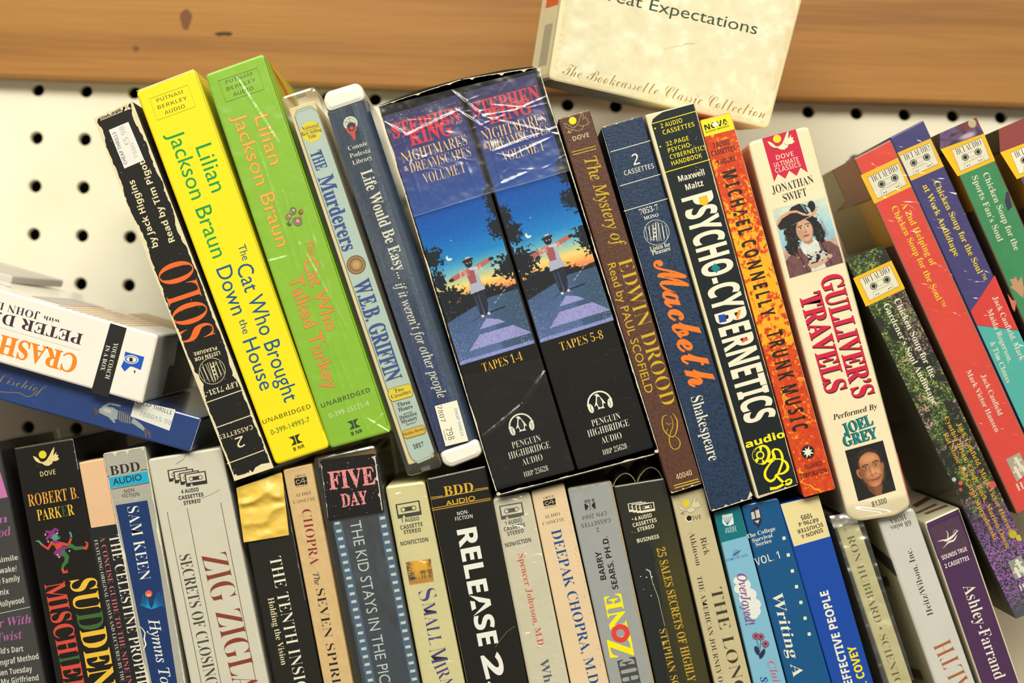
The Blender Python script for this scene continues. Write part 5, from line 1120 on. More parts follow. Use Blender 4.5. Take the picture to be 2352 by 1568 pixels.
# ================================================================== box hanging down from above
def classic():
    b = Thing('audiobook_box', 'large aged cream box tilted in front of the wooden plank, dark green and gold script', 'cassette box', [(1340, -330), (1905, -236), (1766, 297), (1259, 183)], y=.028, depth=.028, back=(-.0088, .002))
    b.body(paper((228, 216, 176), .55, blot=.05, bscale=40), cr=.003, r=.0012)
    P = Paint(520, 560, 2.4, (226, 218, 184)); n = fbm(P.X / 26, P.Y / 26, 4, 3); P.C += ((n - .5) * 30)[..., None] * np.array([.9, .95, 1.3]); e = np.clip(1 - np.minimum(np.minimum(P.X, 520 - P.X), 560 - P.Y) / 22, 0, 1); P.put(e * (n > .4) * .45, (206, 178, 116))
    P.put(np.clip((n - .6) * 6, 0, .5), (240, 234, 208))
    q = b.quad; b.art([bil(q, .02, 0), bil(q, .985, 0), bil(q, .985, .985), bil(q, .02, .985)], P, 'cover_print')
    b.text('r', 'Great Expectations', zJ(640, -25), zJ(1985, 283), 27, (30, 56, 34), 'title_lettering')
    b.text('C', 'The Bookcassette Classic Collection', zJ(395, 610), zJ(2050, 972), 27, (150, 122, 44), 'title_lettering')
    b.side('L', [(.50, .10), (.66, .10), (.66, .72), (.50, .72)], ink((226, 96, 44)), 'side_print')
    for i in range(8): b.side('L', [(.74, .22 + .05 * i), (.93, .22 + .05 * i), (.93, .245 + .05 * i), (.74, .245 + .05 * i)], ink((150, 150, 140)), 'barcode')
    b.side('L', [(0.1, .02), (.98, .02), (.98, .05), (0.1, .05)], ink((206, 190, 150)), 'side_print')
    b.path([zJ(1390, 362), zJ(1440, 356), zJ(1480, 358)], 2, ink((196, 174, 116)), 'dent'); b.path([zJ(1225, 408), zJ(1300, 385), zJ(1400, 372)], 1.4, ink((206, 188, 136)), 'dent')
classic()

# ================================================================== lower row
Y2 = .004
def low(label, tl, tr, sl, sr, mat, front=None, name='audiobook_box', cat=CB, **k):
    b = Thing(name, label, cat, quad_down(tl, tr, sl, sr), y=Y2, group=LOW); b.body(mat, front=front, **k); return b
def at(b, u, d):
    """point d pixels down the spine, u across"""
    q = b.quad; l = math.hypot(q[3][0] - q[0][0], q[3][1] - q[0][1]); return bil(q, u, d / l)
def panel(b, u0, d0, u1, d1, mat, part='print_panel'): b.poly([at(b, u0, d0), at(b, u1, d0), at(b, u1, d1), at(b, u0, d1)], mat, part)
def paint(b, u0, d0, u1, d1, P, part='cover_picture'): b.art([at(b, u0, d0), at(b, u1, d0), at(b, u1, d1), at(b, u0, d1)], P, part)

def minis():
    b = Thing('cassette_case', 'clear case with dark sleeve, purple italic titles, at the lower left corner', 'cassette case', quad_down((-190, 1042), (-3, 1008), .19, .195), y=Y2, group=LOW)
    b.body(paper((40, 30, 40), .5, gloss=.3, blot=.3), 'insert_card', inset=.0012, y0=.0012, y1=.1, r=.0004); b.body(CLEAR, 'clear_case', r=.0012, cr=.002, label='transparent plastic case')
    b.y = Y2 + .0010; b.layer = 0; pu, w = (186, 96, 176), (230, 226, 216)
    b.poly([(-180, 1112), zS(-10, 420), zS(98, 780), (-166, 1175)], ink((214, 120, 196)), 'print_panel')
    for t, p, r, h, c, st in (('in', (-95, 1130), (95, 1095), 18, pu, 'I'), ('Blood', (-240, 1330), (130, 1262), 20, pu, 'I'), ):
        b.text(st, t, zS(*p), zS(*r), h, c, 'title_lettering')
    for t, p, r, h, c, st in (('Facsimile', (-160, 68), (230, 5), 11.5, w, 'S'), ('Awake?', (-55, 190), (218, 148), 13, w, 'S'), ('by Family', (-60, 330), (258, 268), 13, w, 'S'), ('Mannix', (-160, 478), (118, 440), 13, w, 'S'), ('Hollywood', (-10, 610), (310, 548), 13, w, 'S'), ('er With', (-80, 880), (390, 805), 20, pu, 'I'), ('a Twist', (-160, 1075), (272, 1005), 20, pu, 'I'),
                              ('old\u2019s Dart', (-30, 1205), (298, 1165), 13, w, 'S'), ('Ehrengraf Method', (-150, 1375), (493, 1262), 13, w, 'S'), ('den Tuesday', (-25, 1480), (412, 1420), 13, w, 'S'), ('My Girlfriend', (20, 1590), (492, 1532), 13, w, 'S')):
        b.text(st, t, zT(*p), zT(*r), h, c)
    b.line(zT(-10, 688), zT(382, 604), 1.6, ink((190, 220, 200)))
minis()

def parker():
    b = low('black glossy box with a dove, gold name lettering and a dancing jester', (31, 1029), (168, 1006), .182, .186, paper((34, 31, 26), .3, gloss=.4, blot=.2), cr=.001)
    dove_mark(b, zS(590, 308), 60, A(-8), (60, 52, 30), (226, 206, 140), (230, 204, 40), .5); b.text('s', 'DOVE', zS(515, 522), zS(708, 490), 11.5, (226, 206, 150))
    o, g, gr, rd = (222, 158, 62), (232, 186, 56), (58, 98, 46), (206, 74, 56)
    b.text('T', 'ROBERT B.', zS(368, 900), zS(1000, 795), 27, o, 'author_lettering'); b.text('T', 'PARK', zS(482, 1082), zS(790, 1032), 25, g, 'author_lettering'); b.text('T', 'E', zS(795, 1030), zS(862, 1018), 25, gr, 'author_lettering'); b.text('T', 'R', zS(868, 1018), zS(950, 1002), 25, g, 'author_lettering')
    Z = lambda *p: [zS(*a) for a in p]
    pu, rd2, te, g2 = ink((126, 50, 120)), ink((206, 70, 52)), ink((80, 150, 130)), ink((60, 110, 60))
    J = 'jester_print'
    b.path(Z((680, 1260), (670, 1215), (700, 1185), (735, 1200), (730, 1235)), [9, 9, 7, 5, 3], pu, J); b.path(Z((660, 1270), (630, 1225), (590, 1215), (575, 1250)), [9, 8, 6, 3], pu, J); b.path(Z((660, 1290), (620, 1275), (595, 1300), (612, 1340)), [9, 8, 6, 3], pu, J); b.disc(zS(685, 1270), 9, pu, J)
    b.disc(zS(700, 1290), 7.5, te, J); b.path(Z((715, 1300), (755, 1305), (760, 1275)), [3, 2.5, 1.5], te, J)
    b.poly(Z((640, 1340), (700, 1330), (770, 1345), (800, 1380), (775, 1420), (790, 1450), (720, 1450), (690, 1400), (650, 1370)), rd2, J); b.poly(Z((660, 1345), (700, 1325), (760, 1340), (740, 1370), (715, 1360), (700, 1385), (685, 1360)), pu, J)
    b.path(Z((660, 1350), (610, 1435), (530, 1380)), [7, 7, 5], rd2, J); b.path(Z((530, 1380), (500, 1345), (455, 1335)), [5, 4, 2], te, J); b.path(Z((500, 1350), (490, 1325)), 2, te, J); b.path(Z((780, 1370), (870, 1385), (905, 1300)), [8, 7, 5], rd2, J); b.path(Z((905, 1290), (900, 1245), (885, 1215)), [5, 4, 2], te, J); b.path(Z((900, 1245), (875, 1235)), 2, te, J)
    b.poly(Z((710, 1450), (800, 1400), (870, 1410), (840, 1440), (800, 1460), (790, 1530), (750, 1545), (690, 1510), (680, 1480)), pu, J)
    b.path(Z((860, 1410), (900, 1395), (960, 1430), (1060, 1420)), [8, 10, 9, 7], g2, J); b.path(Z((1060, 1420), (1090, 1430), (1105, 1400), (1110, 1360), (1080, 1345)), [7, 7, 6, 4, 3], rd2, J)
    b.path(Z((790, 1470), (850, 1540), (840, 1600), (800, 1650), (790, 1700)), [12, 11, 9, 7, 5], g2, J); b.path([zT(790, 120), zT(810, 165), zT(855, 160), zT(845, 130)], [6, 7, 5, 3], rd2, J)
    for x, y in ((577, 1257), (613, 1345), (727, 1238), (733, 1510), (750, 1540), (882, 1462)): b.disc(zS(x, y), 1.8, ink((232, 214, 170)), J, n=8)
    b.text('B', 'SU', zT(888, 272), zT(952, 668), 60, g, 'title_lettering'); b.text('B', 'D', zT(968, 692), zT(1002, 915), 60, gr, 'title_lettering'); b.text('B', 'DEN', zT(1012, 905), zT(1148, 1660), 60, g, 'title_lettering')
    b.text('B', 'MISCH', zT(563, 322), zT(742, 1225), 47, rd, 'title_lettering'); b.text('B', 'I', zT(748, 1250), zT(762, 1320), 47, gr, 'title_lettering'); b.text('B', 'EF', zT(766, 1335), zT(835, 1720), 47, rd, 'title_lettering')
    b.wear(b.quad[0], b.quad[1], 1.3, 4, (150, 130, 90), n=60, big=1); b.wear(b.quad[1], lerp(b.quad[1], b.quad[2], .08), 2, 4, (150, 150, 150), n=20, side=1)
parker()

def celestine():
    b = low('peach and black box squeezed between the jester box and the silver box', (180, 1062), (238, 1052), .186, .190, paper((226, 186, 146), .5), cr=.0008)
    q = b.quad; b.poly([(204.7, 1212.8), (267, 1203), q[2], q[3]], paper((36, 38, 42), .45, gloss=.1), 'cover_print')
    b.text('t', 'THE CELESTINE PROPHECY', zS(1378, 1275), (324.5, 1618), 23, (228, 224, 206), 'title_lettering'); b.text('t', 'A CONCISE GUIDE TO THE NINE INSIGHTS', zS(1262, 1285), (306, 1645), 12, (206, 106, 106)); b.text('t', 'FEATURING ORIGINAL ESSAYS AND LECTURES BY THE AUTHOR', zS(1192, 1325), (289.5, 1620), 8, (214, 206, 190))
celestine()

def keen():
    b = low('battered silver-edged blue box with white capitals and a rising sun mark', (236, 1041), (333, 1024), .192, .172, paper((170, 168, 156), .5, blot=.1), cr=.001)
    q = b.quad; kk = (36, 36, 34)
    b.text('B', 'BDD', zS(1405, 507), zS(1780, 442), 21, kk); b.line(zS(1365, 518), zS(1388, 513), 1.6, ink(kk)); b.line(zS(1782, 440), zS(1865, 428), 1.6, ink(kk))
    b.poly([zS(1383, 535), zS(1868, 452), zS(1893, 590), zS(1400, 665)], ink((20, 166, 206)), 'print_panel'); b.line(zS(1400, 682), zS(1895, 598), 1.4, ink(kk)); b.text('R', 'AUDIO', zS(1437, 628), zS(1802, 562), 14.5, kk)
    b.text('s', 'NON-', zS(1580, 732), zS(1725, 703), 8, kk); b.text('s', 'FICTION', zS(1555, 790), zS(1768, 762), 8, kk)
    b.poly([(265.5, 1160), (338.3, 1148.5), (366, 1300), (412, 1600), (357, 1610)], paper((22, 52, 106), .4, gloss=.2), 'cover_print')
    w = (232, 232, 220); b.text('t', 'SAM KEEN', zS(1610, 910), zT(1772, 272), 26, w, 'author_lettering'); b.text('i', 'Hymns To A God', zT(1878, 765), (392, 1680), 25, w, 'title_lettering')
    c = zT(1920, 630)
    for k in range(7):
        for sg in (-1, 1):
            a = 1.15 - k * .17; l = 40 + 4 * math.sin(k); e = (c[0] + sg * l * math.cos(a) * .82 + 6 * (sg < 0), c[1] - l * math.sin(a) - 4)
            m_ = (c[0] + sg * (10 + 3 * k) * .8, c[1] - 22 + 2.2 * k)
            b.path([c, ((c[0] + m_[0]) / 2 + sg * 2, (c[1] + m_[1]) / 2), m_, ((m_[0] + e[0]) / 2 + sg * 2, (m_[1] + e[1]) / 2 + 2), e], [1.5, 1.4, 1.2, 1.0, .6], ink((20, 140, 200)))
    b.disc(zT(1887, 435), 7.8, ink((232, 92, 60))); b.disc(zT(1887, 455), 5.5, ink((244, 166, 90)), ry=3.2)
    b.wear(q[0], q[3], 3.6, 51, (222, 218, 196), n=260, big=2.6, side=-1); b.wear(q[1], q[2], 3.2, 52, (222, 218, 196), n=260, big=2.6, side=1); b.wear(q[0], q[1], 6, 53, (216, 208, 180), n=60, big=3)
    b.specks([zS(1440, 800), zS(1900, 730), zS(1900, 790), zS(1440, 850)], 60, 1.2, (226, 222, 204), 5, elong=2.5)
    b.path([zT(1740, 840), zT(1800, 870), zT(1840, 930), zT(1830, 1010), zT(1850, 1080), zT(1815, 1160)], [1, 2, 3, 3.5, 4, 1], paper((226, 222, 204), .9), 'scuff_mark')
keen()

def zig():
    b = low('wide pale grey box with thin dark rules and brown capitals', (338, 1054), (508, 1026), .193, .203, paper((206, 202, 184), .45, gloss=.2, blot=.04), cr=.0018, r=.001)
    kk = (46, 44, 38)
    for i in range(3): cassette(b, (zU(345, 345)[0] + 13.4 * i, zU(345, 345)[1] + 3.6 * i), 46, A(-9), kk, (206, 202, 184))
    cassette(b, zU(523, 388), 49, A(-9), kk, (206, 202, 184))
    for t, p, r in (('4 AUDIO', (378, 535), (552, 510)), ('CASSETTES', (352, 600), (600, 560)), ('STEREO', (403, 650), (570, 622))): b.text('S', t, zU(*p), zU(*r), 8.5, kk)
    for p, r in (((384, 1175), (487, 1690)), ((430, 1167), (531, 1690)), ((507, 1153.5), (613, 1690))): b.line(p, r, 1.1, ink((70, 68, 60)))
    b.text('t', 'ZIG ZIGLAR', zV(575, 300), (551.5, 1640), 58, (134, 58, 38), 'author_lettering'); b.text('t', 'SECRETS OF CLOSING THE', zV(352, 295), (488, 1640), 27, (62, 66, 56), 'title_lettering')
    b.path([zU(320, 240), zU(400, 190), zU(420, 150)], 1.4, ink((170, 166, 148)), 'crease'); b.path([zU(560, 590), zU(680, 540), zU(760, 495)], 1, ink((176, 172, 152)), 'crease'); b.path([zV(1120, 1050), zV(1160, 1200), zV(1200, 1350)], 1.6, ink((226, 224, 210)), 'crease')
zig()

def tenth():
    b = low('box with a crumpled yellow top and black lower part with white serif capitals', (544, 1119), (648, 1083), .194, .190, paper((40, 38, 32), .4, gloss=.25, blot=.12), cr=.0012)
    q = b.quad
    # crumpled yellow wrap round the top
    T = [(543, 1120), (648, 1086), (664, 1228), (560, 1245)]; nx, ny = 26, 34; v = []; R_ = random.Random(7)
    for j in range(ny + 1):
        for i in range(nx + 1):
            u, w = i / nx, j / ny; p = bil(T, u, w); s_ = p[0] * .6 + p[1]
            g_ = float(vnoise(np.array(p[0] / 38.), np.array(p[1] / 30.), 3)); h = .0026 * (1 - abs(((p[0] * .45 + p[1]) / 52. + .9 * g_) % 1 * 2 - 1)) ** 1.6 * (1 - .75 * w) + .0005 * float(fbm(np.array(p[0] / 9.), np.array(p[1] / 9.), 2, 5))
            edge = min(u, 1 - u) * 8
            v.append(b.P(p, -.0002 - h * min(1, edge + .15)))
    f = [(j * (nx + 1) + i, j * (nx + 1) + i + 1, (j + 1) * (nx + 1) + i + 1, (j + 1) * (nx + 1) + i) for j in range(ny) for i in range(nx)]
    mesh_obj('yellow_cover_panel', v, f, paper((236, 198, 84), .45, gloss=.25, blot=.06, bump=.05), b.e, smooth=True, label='crumpled yellow upper part of the cover')
    w = (232, 228, 208); b.text('t', 'THE TENTH INSIGHT', zV(1256, 318), (691, 1640), 27, w, 'title_lettering'); b.text('T', 'Holding the Vision', zV(1240, 722), zV(1378, 1392), 14, (226, 214, 176)); b.wear(q[0], q[1], 2, 3, (200, 190, 160), n=40)
    b.wear((650, 1100), (702, 1380), 1, 8, (140, 136, 120), n=90, side=1)
tenth()

def seven():
    b = low('narrow speckled tan box with crimson and black serif capitals', (649.5, 1079), (716, 1064), .192, .188, paper((212, 180, 128), .55, blot=.12, bscale=260), cr=.001)
    kk = (80, 66, 44); amber(b, [zU(1505, 385), zU(1630, 366), zU(1638, 440), zU(1515, 457)], 1)
    for t, p, r, h in (('AMBER', (1507, 377), (1618, 360), 5), ('ALLEN', (1520, 476), (1640, 458), 5), ('AUDIO', (1520, 573), (1672, 543), 7.5), ('CASSETTE', (1500, 640), (1718, 600), 7.5)): b.text('t', t, zU(*p), zU(*r), h, kk)
    b.text('t', 'CHOPRA', zU(1580, 700), zU(1668, 1252), 21, (136, 34, 44), 'author_lettering'); b.text('i', 'The', zV(1693, 472), zV(1715, 592), 13, (40, 34, 30), 'title_lettering'); b.text('t', 'SEVEN SPIRITUAL', zV(1720, 632), (781, 1665), 20, (40, 34, 30), 'title_lettering')
seven()

def fiveday():
    b = Thing('cassette_case', 'clear case with a film strip spine and a scuffed black sticker reading FIVE DAY', 'cassette case', quad_down((718, 1051), (862, 1020), .190, .190), y=Y2, group=LOW)
    b.body(CLEAR, 'clear_case', r=.0013, cr=.0022, label='transparent plastic case')
    b.body(paper((38, 44, 58), .45, gloss=.2, blot=.3), 'insert_card', r=.0003, inset=.0010, y0=.0014, y1=.1, quad=[at(b, .10, 34), at(b, .99, 34), at(b, .99, 900), at(b, .10, 900)])
    b.body(paper((196, 160, 70), .6), 'tray', r=.0003, inset=.0006, y0=.006, y1=.1, quad=[at(b, .02, 6), at(b, .98, 6), at(b, .98, 30), at(b, .02, 30)])
    b.y = Y2 + .0011; b.layer = 0
    P = Paint(150, 520, 2, (44, 52, 68)); P.C += ((fbm(P.X / 18, P.Y / 40, 4, 5) - .5) * 50)[..., None]; P.put(np.clip((P.Y / 520 - .4) * 1.4, 0, .7), (26, 52, 72)); paint(b, .115, 130, .985, 640, P, 'insert_print')
    st1 = [(762, 1192), (783, 1190), (879, 1640), (857, 1643)]; st2 = [(867, 1180), (886, 1178), (978, 1640), (958, 1642)]
    for q in (st1, st2): b.poly(q, ink((62, 96, 130)), 'film_strip')
    w = ink((214, 222, 216))
    for k in range(25):
        for q in (st1, st2):
            t = (k + .55) / 25; c = bil(q, .5, t); ux, uy = 6 * math.cos(A(-11)), 6 * math.sin(A(-11)); vx, vy = .6, 3.2
            b.poly([(c[0] - ux - vx, c[1] - uy - vy), (c[0] + ux - vx, c[1] + uy - vy), (c[0] + ux + vx, c[1] + uy + vy), (c[0] - ux + vx, c[1] - uy + vy)], w, 'film_strip')
    b.text('r', 'THE KID STAYS IN THE PICTURE', zV(2062, -40), (887, 1645), 25, (198, 212, 216), 'title_lettering')
    b.y = Y2; b.layer = 20
    q = [(735, 1060), (739, 1056), (858, 1041), (865, 1044), (882, 1172), (879, 1176), (757, 1196), (752, 1192)]; b.poly(q, paper((28, 24, 24), .4, gloss=.2), 'sticker'); pk = (226, 140, 140)
    b.text('X', 'FIVE', zU(1862, 498), zU(2325, 438), 41, pk, 'sticker'); b.text('X', 'DAY', zU(1985, 672), zU(2248, 634), 30, pk, 'sticker')
    b.specks([(752, 1070), (866, 1052), (876, 1168), (764, 1186)], 150, 1.0, (28, 24, 24), 7, 'sticker', 1.3)
    b.layer += 8; b.specks([(748, 1076), (866, 1060), (876, 1168), (760, 1186)], 260, 1.7, (28, 24, 24), 17, 'sticker_scuff', 1.6); b.specks([(738, 1062), (864, 1045), (878, 1172), (754, 1192)], 60, 1.2, (190, 184, 176), 27, 'sticker_scuff', 2); b.wear((862, 1044), (880, 1174), 4, 8, (206, 200, 190), n=50, side=1, part='sticker_scuff'); b.wear((736, 1062), (753, 1192), 1.5, 9, (206, 200, 190), n=50, side=-1, part='sticker_scuff')
fiveday()

def small():
    b = low('pale yellow shrink-wrapped box with a golden landscape picture and violet capitals', (884, 1116), (975, 1104), .190, .200, paper((222, 214, 158), .45, gloss=.3, blot=.04), cr=.002, r=.0012)
    kk = (40, 46, 34); cassette(b, zX(342, 478), 56, A(-10), kk, (222, 214, 158))
    for t, p, r, h in (('1 AUDIO', (272, 612), (450, 583), 9), ('CASSETTE', (262, 680), (485, 640), 9), ('STEREO', (297, 726), (468, 697), 9), ('NONFICTION', (265, 842), (540, 795), 9.5)): b.text('S', t, zX(*p), zX(*r), h, kk)
    P = Paint(60, 54, .8, (206, 150, 30)); P.ell(32, 14, 26, 18, (236, 176, 30), 0, .9); n = fbm(P.X / 3, P.Y / 3, 3, 4)
    P.put((n > .45) * np.clip(1 - P.X / 20, 0, 1) * (P.Y < 48), (80, 66, 24)); P.put((n > .5) * np.clip((P.X - 48) / 10, 0, 1) * (P.Y < 44), (86, 66, 20)); P.put((P.Y > 38) * (n > .4) * .6, (180, 120, 40))
    for x in (10, 34, 40, 52): P.line(x, 30, x, 44, 1.6, (60, 46, 18)); P.ell(x, 28, 5, 4, (110, 84, 24), 0, .6, .7)
    P.ell(10, 40, 8, 3, (52, 40, 16), 0, .5)
    b.art([zX(312, 1005), zX(563, 968), zX(595, 1195), zX(352, 1232)], P)
    b.text('t', 'S', zY(432, 665), zY(468, 762), 40, (60, 46, 130), 'title_lettering'); b.text('t', 'MALL', zY(475, 775), zY(552, 1195), 30, (60, 46, 130), 'title_lettering'); b.text('t', 'M', zY(545, 1235), zY(578, 1385), 38, (60, 46, 130), 'title_lettering'); b.text('t', 'IRACLES', zY(590, 1400), (1052, 1655), 29, (60, 46, 130), 'title_lettering')
    q = b.quad; b.film([at(b, .02, 1), at(b, .98, 1), at(b, .98, 560), at(b, .02, 560)], film_mat(.08, .4, .24, bump=.4, bscale=50, stretch=(1, 1, 2.4), haze=.02), nx=50, ny=280, amp=.0007, seed=9, ridges=creases([at(b, .02, 1), at(b, .98, 1), at(b, .98, 560), at(b, .02, 560)], 70, 5, -.1))
small()

def release():
    b = low('black box with gold ruled heading and heavy white sans capitals', (979, 1099), (1116, 1069), .200, .192, paper((34, 32, 26), .38, gloss=.25, blot=.15), cr=.0014)
    g, w = (214, 166, 48), (232, 232, 224)
    b.text('B', 'BDD', zX(702, 343), zX(995, 297), 21.5, g); b.text('R', 'AUDIO', zX(717, 442), zX(1012, 383), 11, g)
    for p, r in (((562, 358), (683, 342)), ((1005, 277), (1138, 257)), ((566, 376), (1140, 268)), ((572, 468), (1160, 364)), ((580, 487), (1166, 380))): b.line(zX(*p), zX(*r), 1.5, ink(g))
    b.text('s', 'NON-', zX(832, 540), zX(947, 514), 8.5, w); b.text('s', 'FICTION', zX(812, 592), zX(985, 560), 8.5, w)
    b.text('H', 'RELEASE', zX(825, 685), zY(1048, 1203), 45, w, 'title_lettering'); b.text('H', '2.0', zY(1062, 1295), (1138, 1640), 45, w, 'title_lettering')
    b.wear(b.quad[0], b.quad[1], 1.6, 3, n=50); b.wear(b.quad[0], b.quad[3], .9, 4, (170, 150, 90), n=160, big=1, side=-1); b.path([zY(1405, 1000), zY(1330, 1050), zY(1265, 1130), zY(1210, 1210)], 1, ink((120, 120, 100)), 'scuff_mark')
release()

def spencer():
    b = low('cream shrink-wrapped box with grey cassette mark and orange-red serif name', (1131, 1145), (1217, 1128), .197, .206, paper((218, 212, 186), .45, gloss=.3, blot=.06), cr=.002, r=.0012)
    kk = (66, 72, 62); cassette(b, zX(1373, 492), 54, A(-10), kk, (218, 212, 186))
    for t, p, r, h in (('1 AUDIO', (1310, 637), (1478, 598), 9), ('CASSETTE', (1300, 697), (1512, 645), 9), ('STEREO', (1335, 743), (1498, 705), 9), ('NONFICTION', (1312, 857), (1570, 798), 9.5)): b.text('S', t, zX(*p), zX(*r), h, (44, 48, 40))
    b.text('T', 'Spencer Johnson, M.D.', zX(1436, 925), zY(1640, 1215), 14.5, (214, 88, 44), 'author_lettering'); b.text('T', 'Who Moved', zY(1650, 1340), (1280, 1700), 20, (70, 80, 96), 'title_lettering')
    b.film([at(b, .02, 1), at(b, .98, 1), at(b, .98, 540), at(b, .02, 540)], film_mat(.10, .4, .24, bump=.4, bscale=50, stretch=(1, 1, 2.8), haze=.03), nx=50, ny=280, amp=.0007, seed=19, ridges=creases([at(b, .02, 1), at(b, .98, 1), at(b, .98, 540), at(b, .02, 540)], 110, 6, -.1))
spencer()

def deepak():
    b = low('peach box with blue serif capitals beside the silver and yellow box', (1219, 1127), (1295, 1108), .208, .226, paper((226, 200, 162), .5, blot=.05), cr=.0014)
    kk = (80, 66, 44); amber(b, [zX(1685, 392), zX(1808, 362), zX(1815, 425), zX(1697, 448)], 1)
    for t, p, r, h in (('AMBER', (1683, 378), (1798, 350), 5), ('ALLEN', (1703, 475), (1820, 445), 5), ('AUDIO', (1703, 570), (1858, 535), 7.5), ('CASSETTE', (1687, 637), (1902, 588), 7.5)): b.text('t', t, zX(*p), zX(*r), h, kk)
    b.text('T', 'DEEPAK CHOPRA, M.D.', zX(1765, 692), (1356, 1578), 23, (24, 74, 140), 'author_lettering'); b.specks([at(b, .86, 40), at(b, 1, 40), at(b, 1, 500), at(b, .86, 500)], 80, 1.0, (150, 90, 50), 5)
deepak()

def zone():
    b = low('silver grey box with torn board edge, yellow and red slab letters reading upward', (1303, 1121), (1404, 1104), .218, .214, paper((156, 160, 160), .4, gloss=.2, blot=.06, bscale=200), cr=.0012)
    kk, g2 = (26, 26, 24), (74, 76, 74)
    b.text('S', 'B NR', zX(2195, 367), zX(2097, 385), 6.5, kk); b.poly([zX(2098, 420), zX(2205, 402), zX(2215, 468), zX(2110, 486)], ink(kk), 'emblem'); dolby(b, zX(2157, 444), 21, A(-10), (156, 160, 160))
    b.text('s', 'CPN 2664', zX(2318, 490), zX(2075, 545), 9.5, g2); b.text('s', 'CASSETTES', za(440, 560), za(148, 622), 9.5, g2); b.text('s', '2', za(325, 655), za(300, 662), 10, g2)
    b.text('S', 'BARRY', za(405, 1175), za(348, 893), 13.5, kk, 'author_lettering'); b.text('S', 'SEARS, PH.D.', za(525, 1268), za(415, 742), 13.5, kk, 'author_lettering')
    ye = (246, 232, 24)
    b.text('X', 'Z', zb(680, 1292), zb(640, 1085), 55, ye, 'title_lettering'); b.text('X', 'NE', zb(612, 1005), zb(546, 663), 40, ye, 'title_lettering'); b.text('X', 'THE', zb(775, 1700), zb(688, 1298), 42, (70, 72, 72), 'title_lettering'); b.ring(zb(545, 1070), 15.5, 11, ink((224, 62, 56)), 'title_lettering')
    q = b.quad; b.wear(q[1], q[2], 4.2, 61, (176, 150, 98), n=240, big=1.2, side=1); b.wear(q[0], q[1], 2.5, 62, (176, 150, 98), n=50); b.wear(q[0], q[3], .8, 63, (120, 116, 100), n=120, side=-1)
zone()

def sales():
    b = low('black and olive box with cream cassette stack mark, gold capitals and curled torn top', (1409, 1116), (1527, 1097), .216, .224, paper((34, 34, 26), .35, gloss=.4, blot=.1), cr=.001)
    P = Paint(120, 520, 2, (38, 38, 30)); P.put(np.clip((P.X / 120 - .15) * 1.6, 0, 1) * np.clip(P.Y / 200, 0, 1), (64, 60, 26)); P.put((P.X < 34 + 18 * np.sin(P.Y / 110) + 6 * vnoise(P.X * 0, P.Y / 8, 3)) * (P.Y > 130) * 1.0, (32, 34, 34)); P.C += ((fbm(P.X / 3, P.Y / 3, 2, 3) - .5) * 6)[..., None]
    paint(b, .02, 4, .98, 560, P, 'cover_print')
    c = (228, 222, 196)
    for i in range(3): cassette(b, (zZ(695, 450)[0] + 9 * i, zZ(695, 450)[1] + 1.2 * i), 33, A(-10), c, (40, 38, 30))
    cassette(b, zZ(812, 458), 34, A(-10), c, (40, 38, 30))
    for t, p, r in (('4 AUDIO', (690, 592), (862, 550)), ('CASSETTES', (672, 655), (910, 598)), ('STEREO', (718, 702), (885, 660)), ('BUSINESS', (715, 812), (934, 763))): b.text('S', t, za(*p), za(*r), 9, c)
    g = (198, 160, 54); b.text('B', '25 SALES SECRETS OF HIGHLY', za(903, 868), zb(1222, 1562), 19, g, 'title_lettering'); b.text('T', 'STEPHAN SCHIFFMAN', zb(930, 1035), (1568, 1680), 17, g, 'author_lettering')
    q = b.quad; b.wear(q[0], q[1], 1.4, 71, n=50); b.specks([at(b, .05, 60), at(b, .3, 60), at(b, .4, 400), at(b, .1, 400)], 14, 2.6, (210, 206, 180), 3)
    b.path([zb(800, 430), zb(840, 450), zb(850, 500), zb(865, 560), zb(925, 720), zb(955, 860), zb(990, 1000)], [2.5, 3, 2, 1, 1.2, .8, .8], ink((196, 196, 170)), 'scuff_mark')
    # curled flaps of the torn lid
    for (x0, x1, h, yy) in ((1409, 1462, 26, .018), (1465, 1524, 30, .022)):
        v, f = [], []
        for k in range(9):
            t = k / 8; x = x0 + (x1 - x0) * t; y = 1117 - (x - 1410) * .155 - h * math.sin(math.pi * t) ** .7
            for dz, dy in ((0, yy * .2), (2.2, yy * .2), (2.2, yy * 3), (0, yy * 3)):
                p = W(x, y + dz, b.y); p.y += dy; v.append(p - b.o)
        for k in range(8):
            for i in range(4): a, c_ = k * 4 + i, k * 4 + (i + 1) % 4; f.append((a, a + 4, c_ + 4, c_))
        f += [(0, 1, 2, 3), (35, 34, 33, 32)]
        mesh_obj('curled_flap', v, f, paper((206, 196, 152), .8), b.e)
zZ = za
sales()

def atkinson():
    b = low('tan box with a dove, a punched hole and dark olive serif lettering', (1541, 1139), (1616, 1120), .232, .244, paper((198, 184, 144), .5, blot=.06), cr=.001)
    kk = (62, 58, 38); dove_mark(b, za(1240, 455), 54, A(-14), (70, 66, 50), (214, 204, 166), (226, 206, 30), .7); b.text('s', 'DOVE', za(1215, 598), za(1355, 568), 9.5, (76, 72, 58))
    b.disc(za(1228, 572), 8.5, ink((226, 216, 180))); b.disc(za(1232, 565), 6.2, ink((16, 14, 12)), 'punched_hole')
    b.text('t', 'Rick', za(1340, 765), za(1385, 938), 14, kk, 'author_lettering'); b.text('t', 'Atkinson', za(1228, 712), za(1302, 1042), 13, kk, 'author_lettering')
    b.text('t', 'THE LONG GRAY', zb(1445, 630), (1723, 1740), 26, kk, 'title_lettering'); b.text('t', 'THE AMERICAN JOURNEY OF', zb(1308, 505), zb(1535, 1610), 11.5, kk, 'title_lettering')
atkinson()

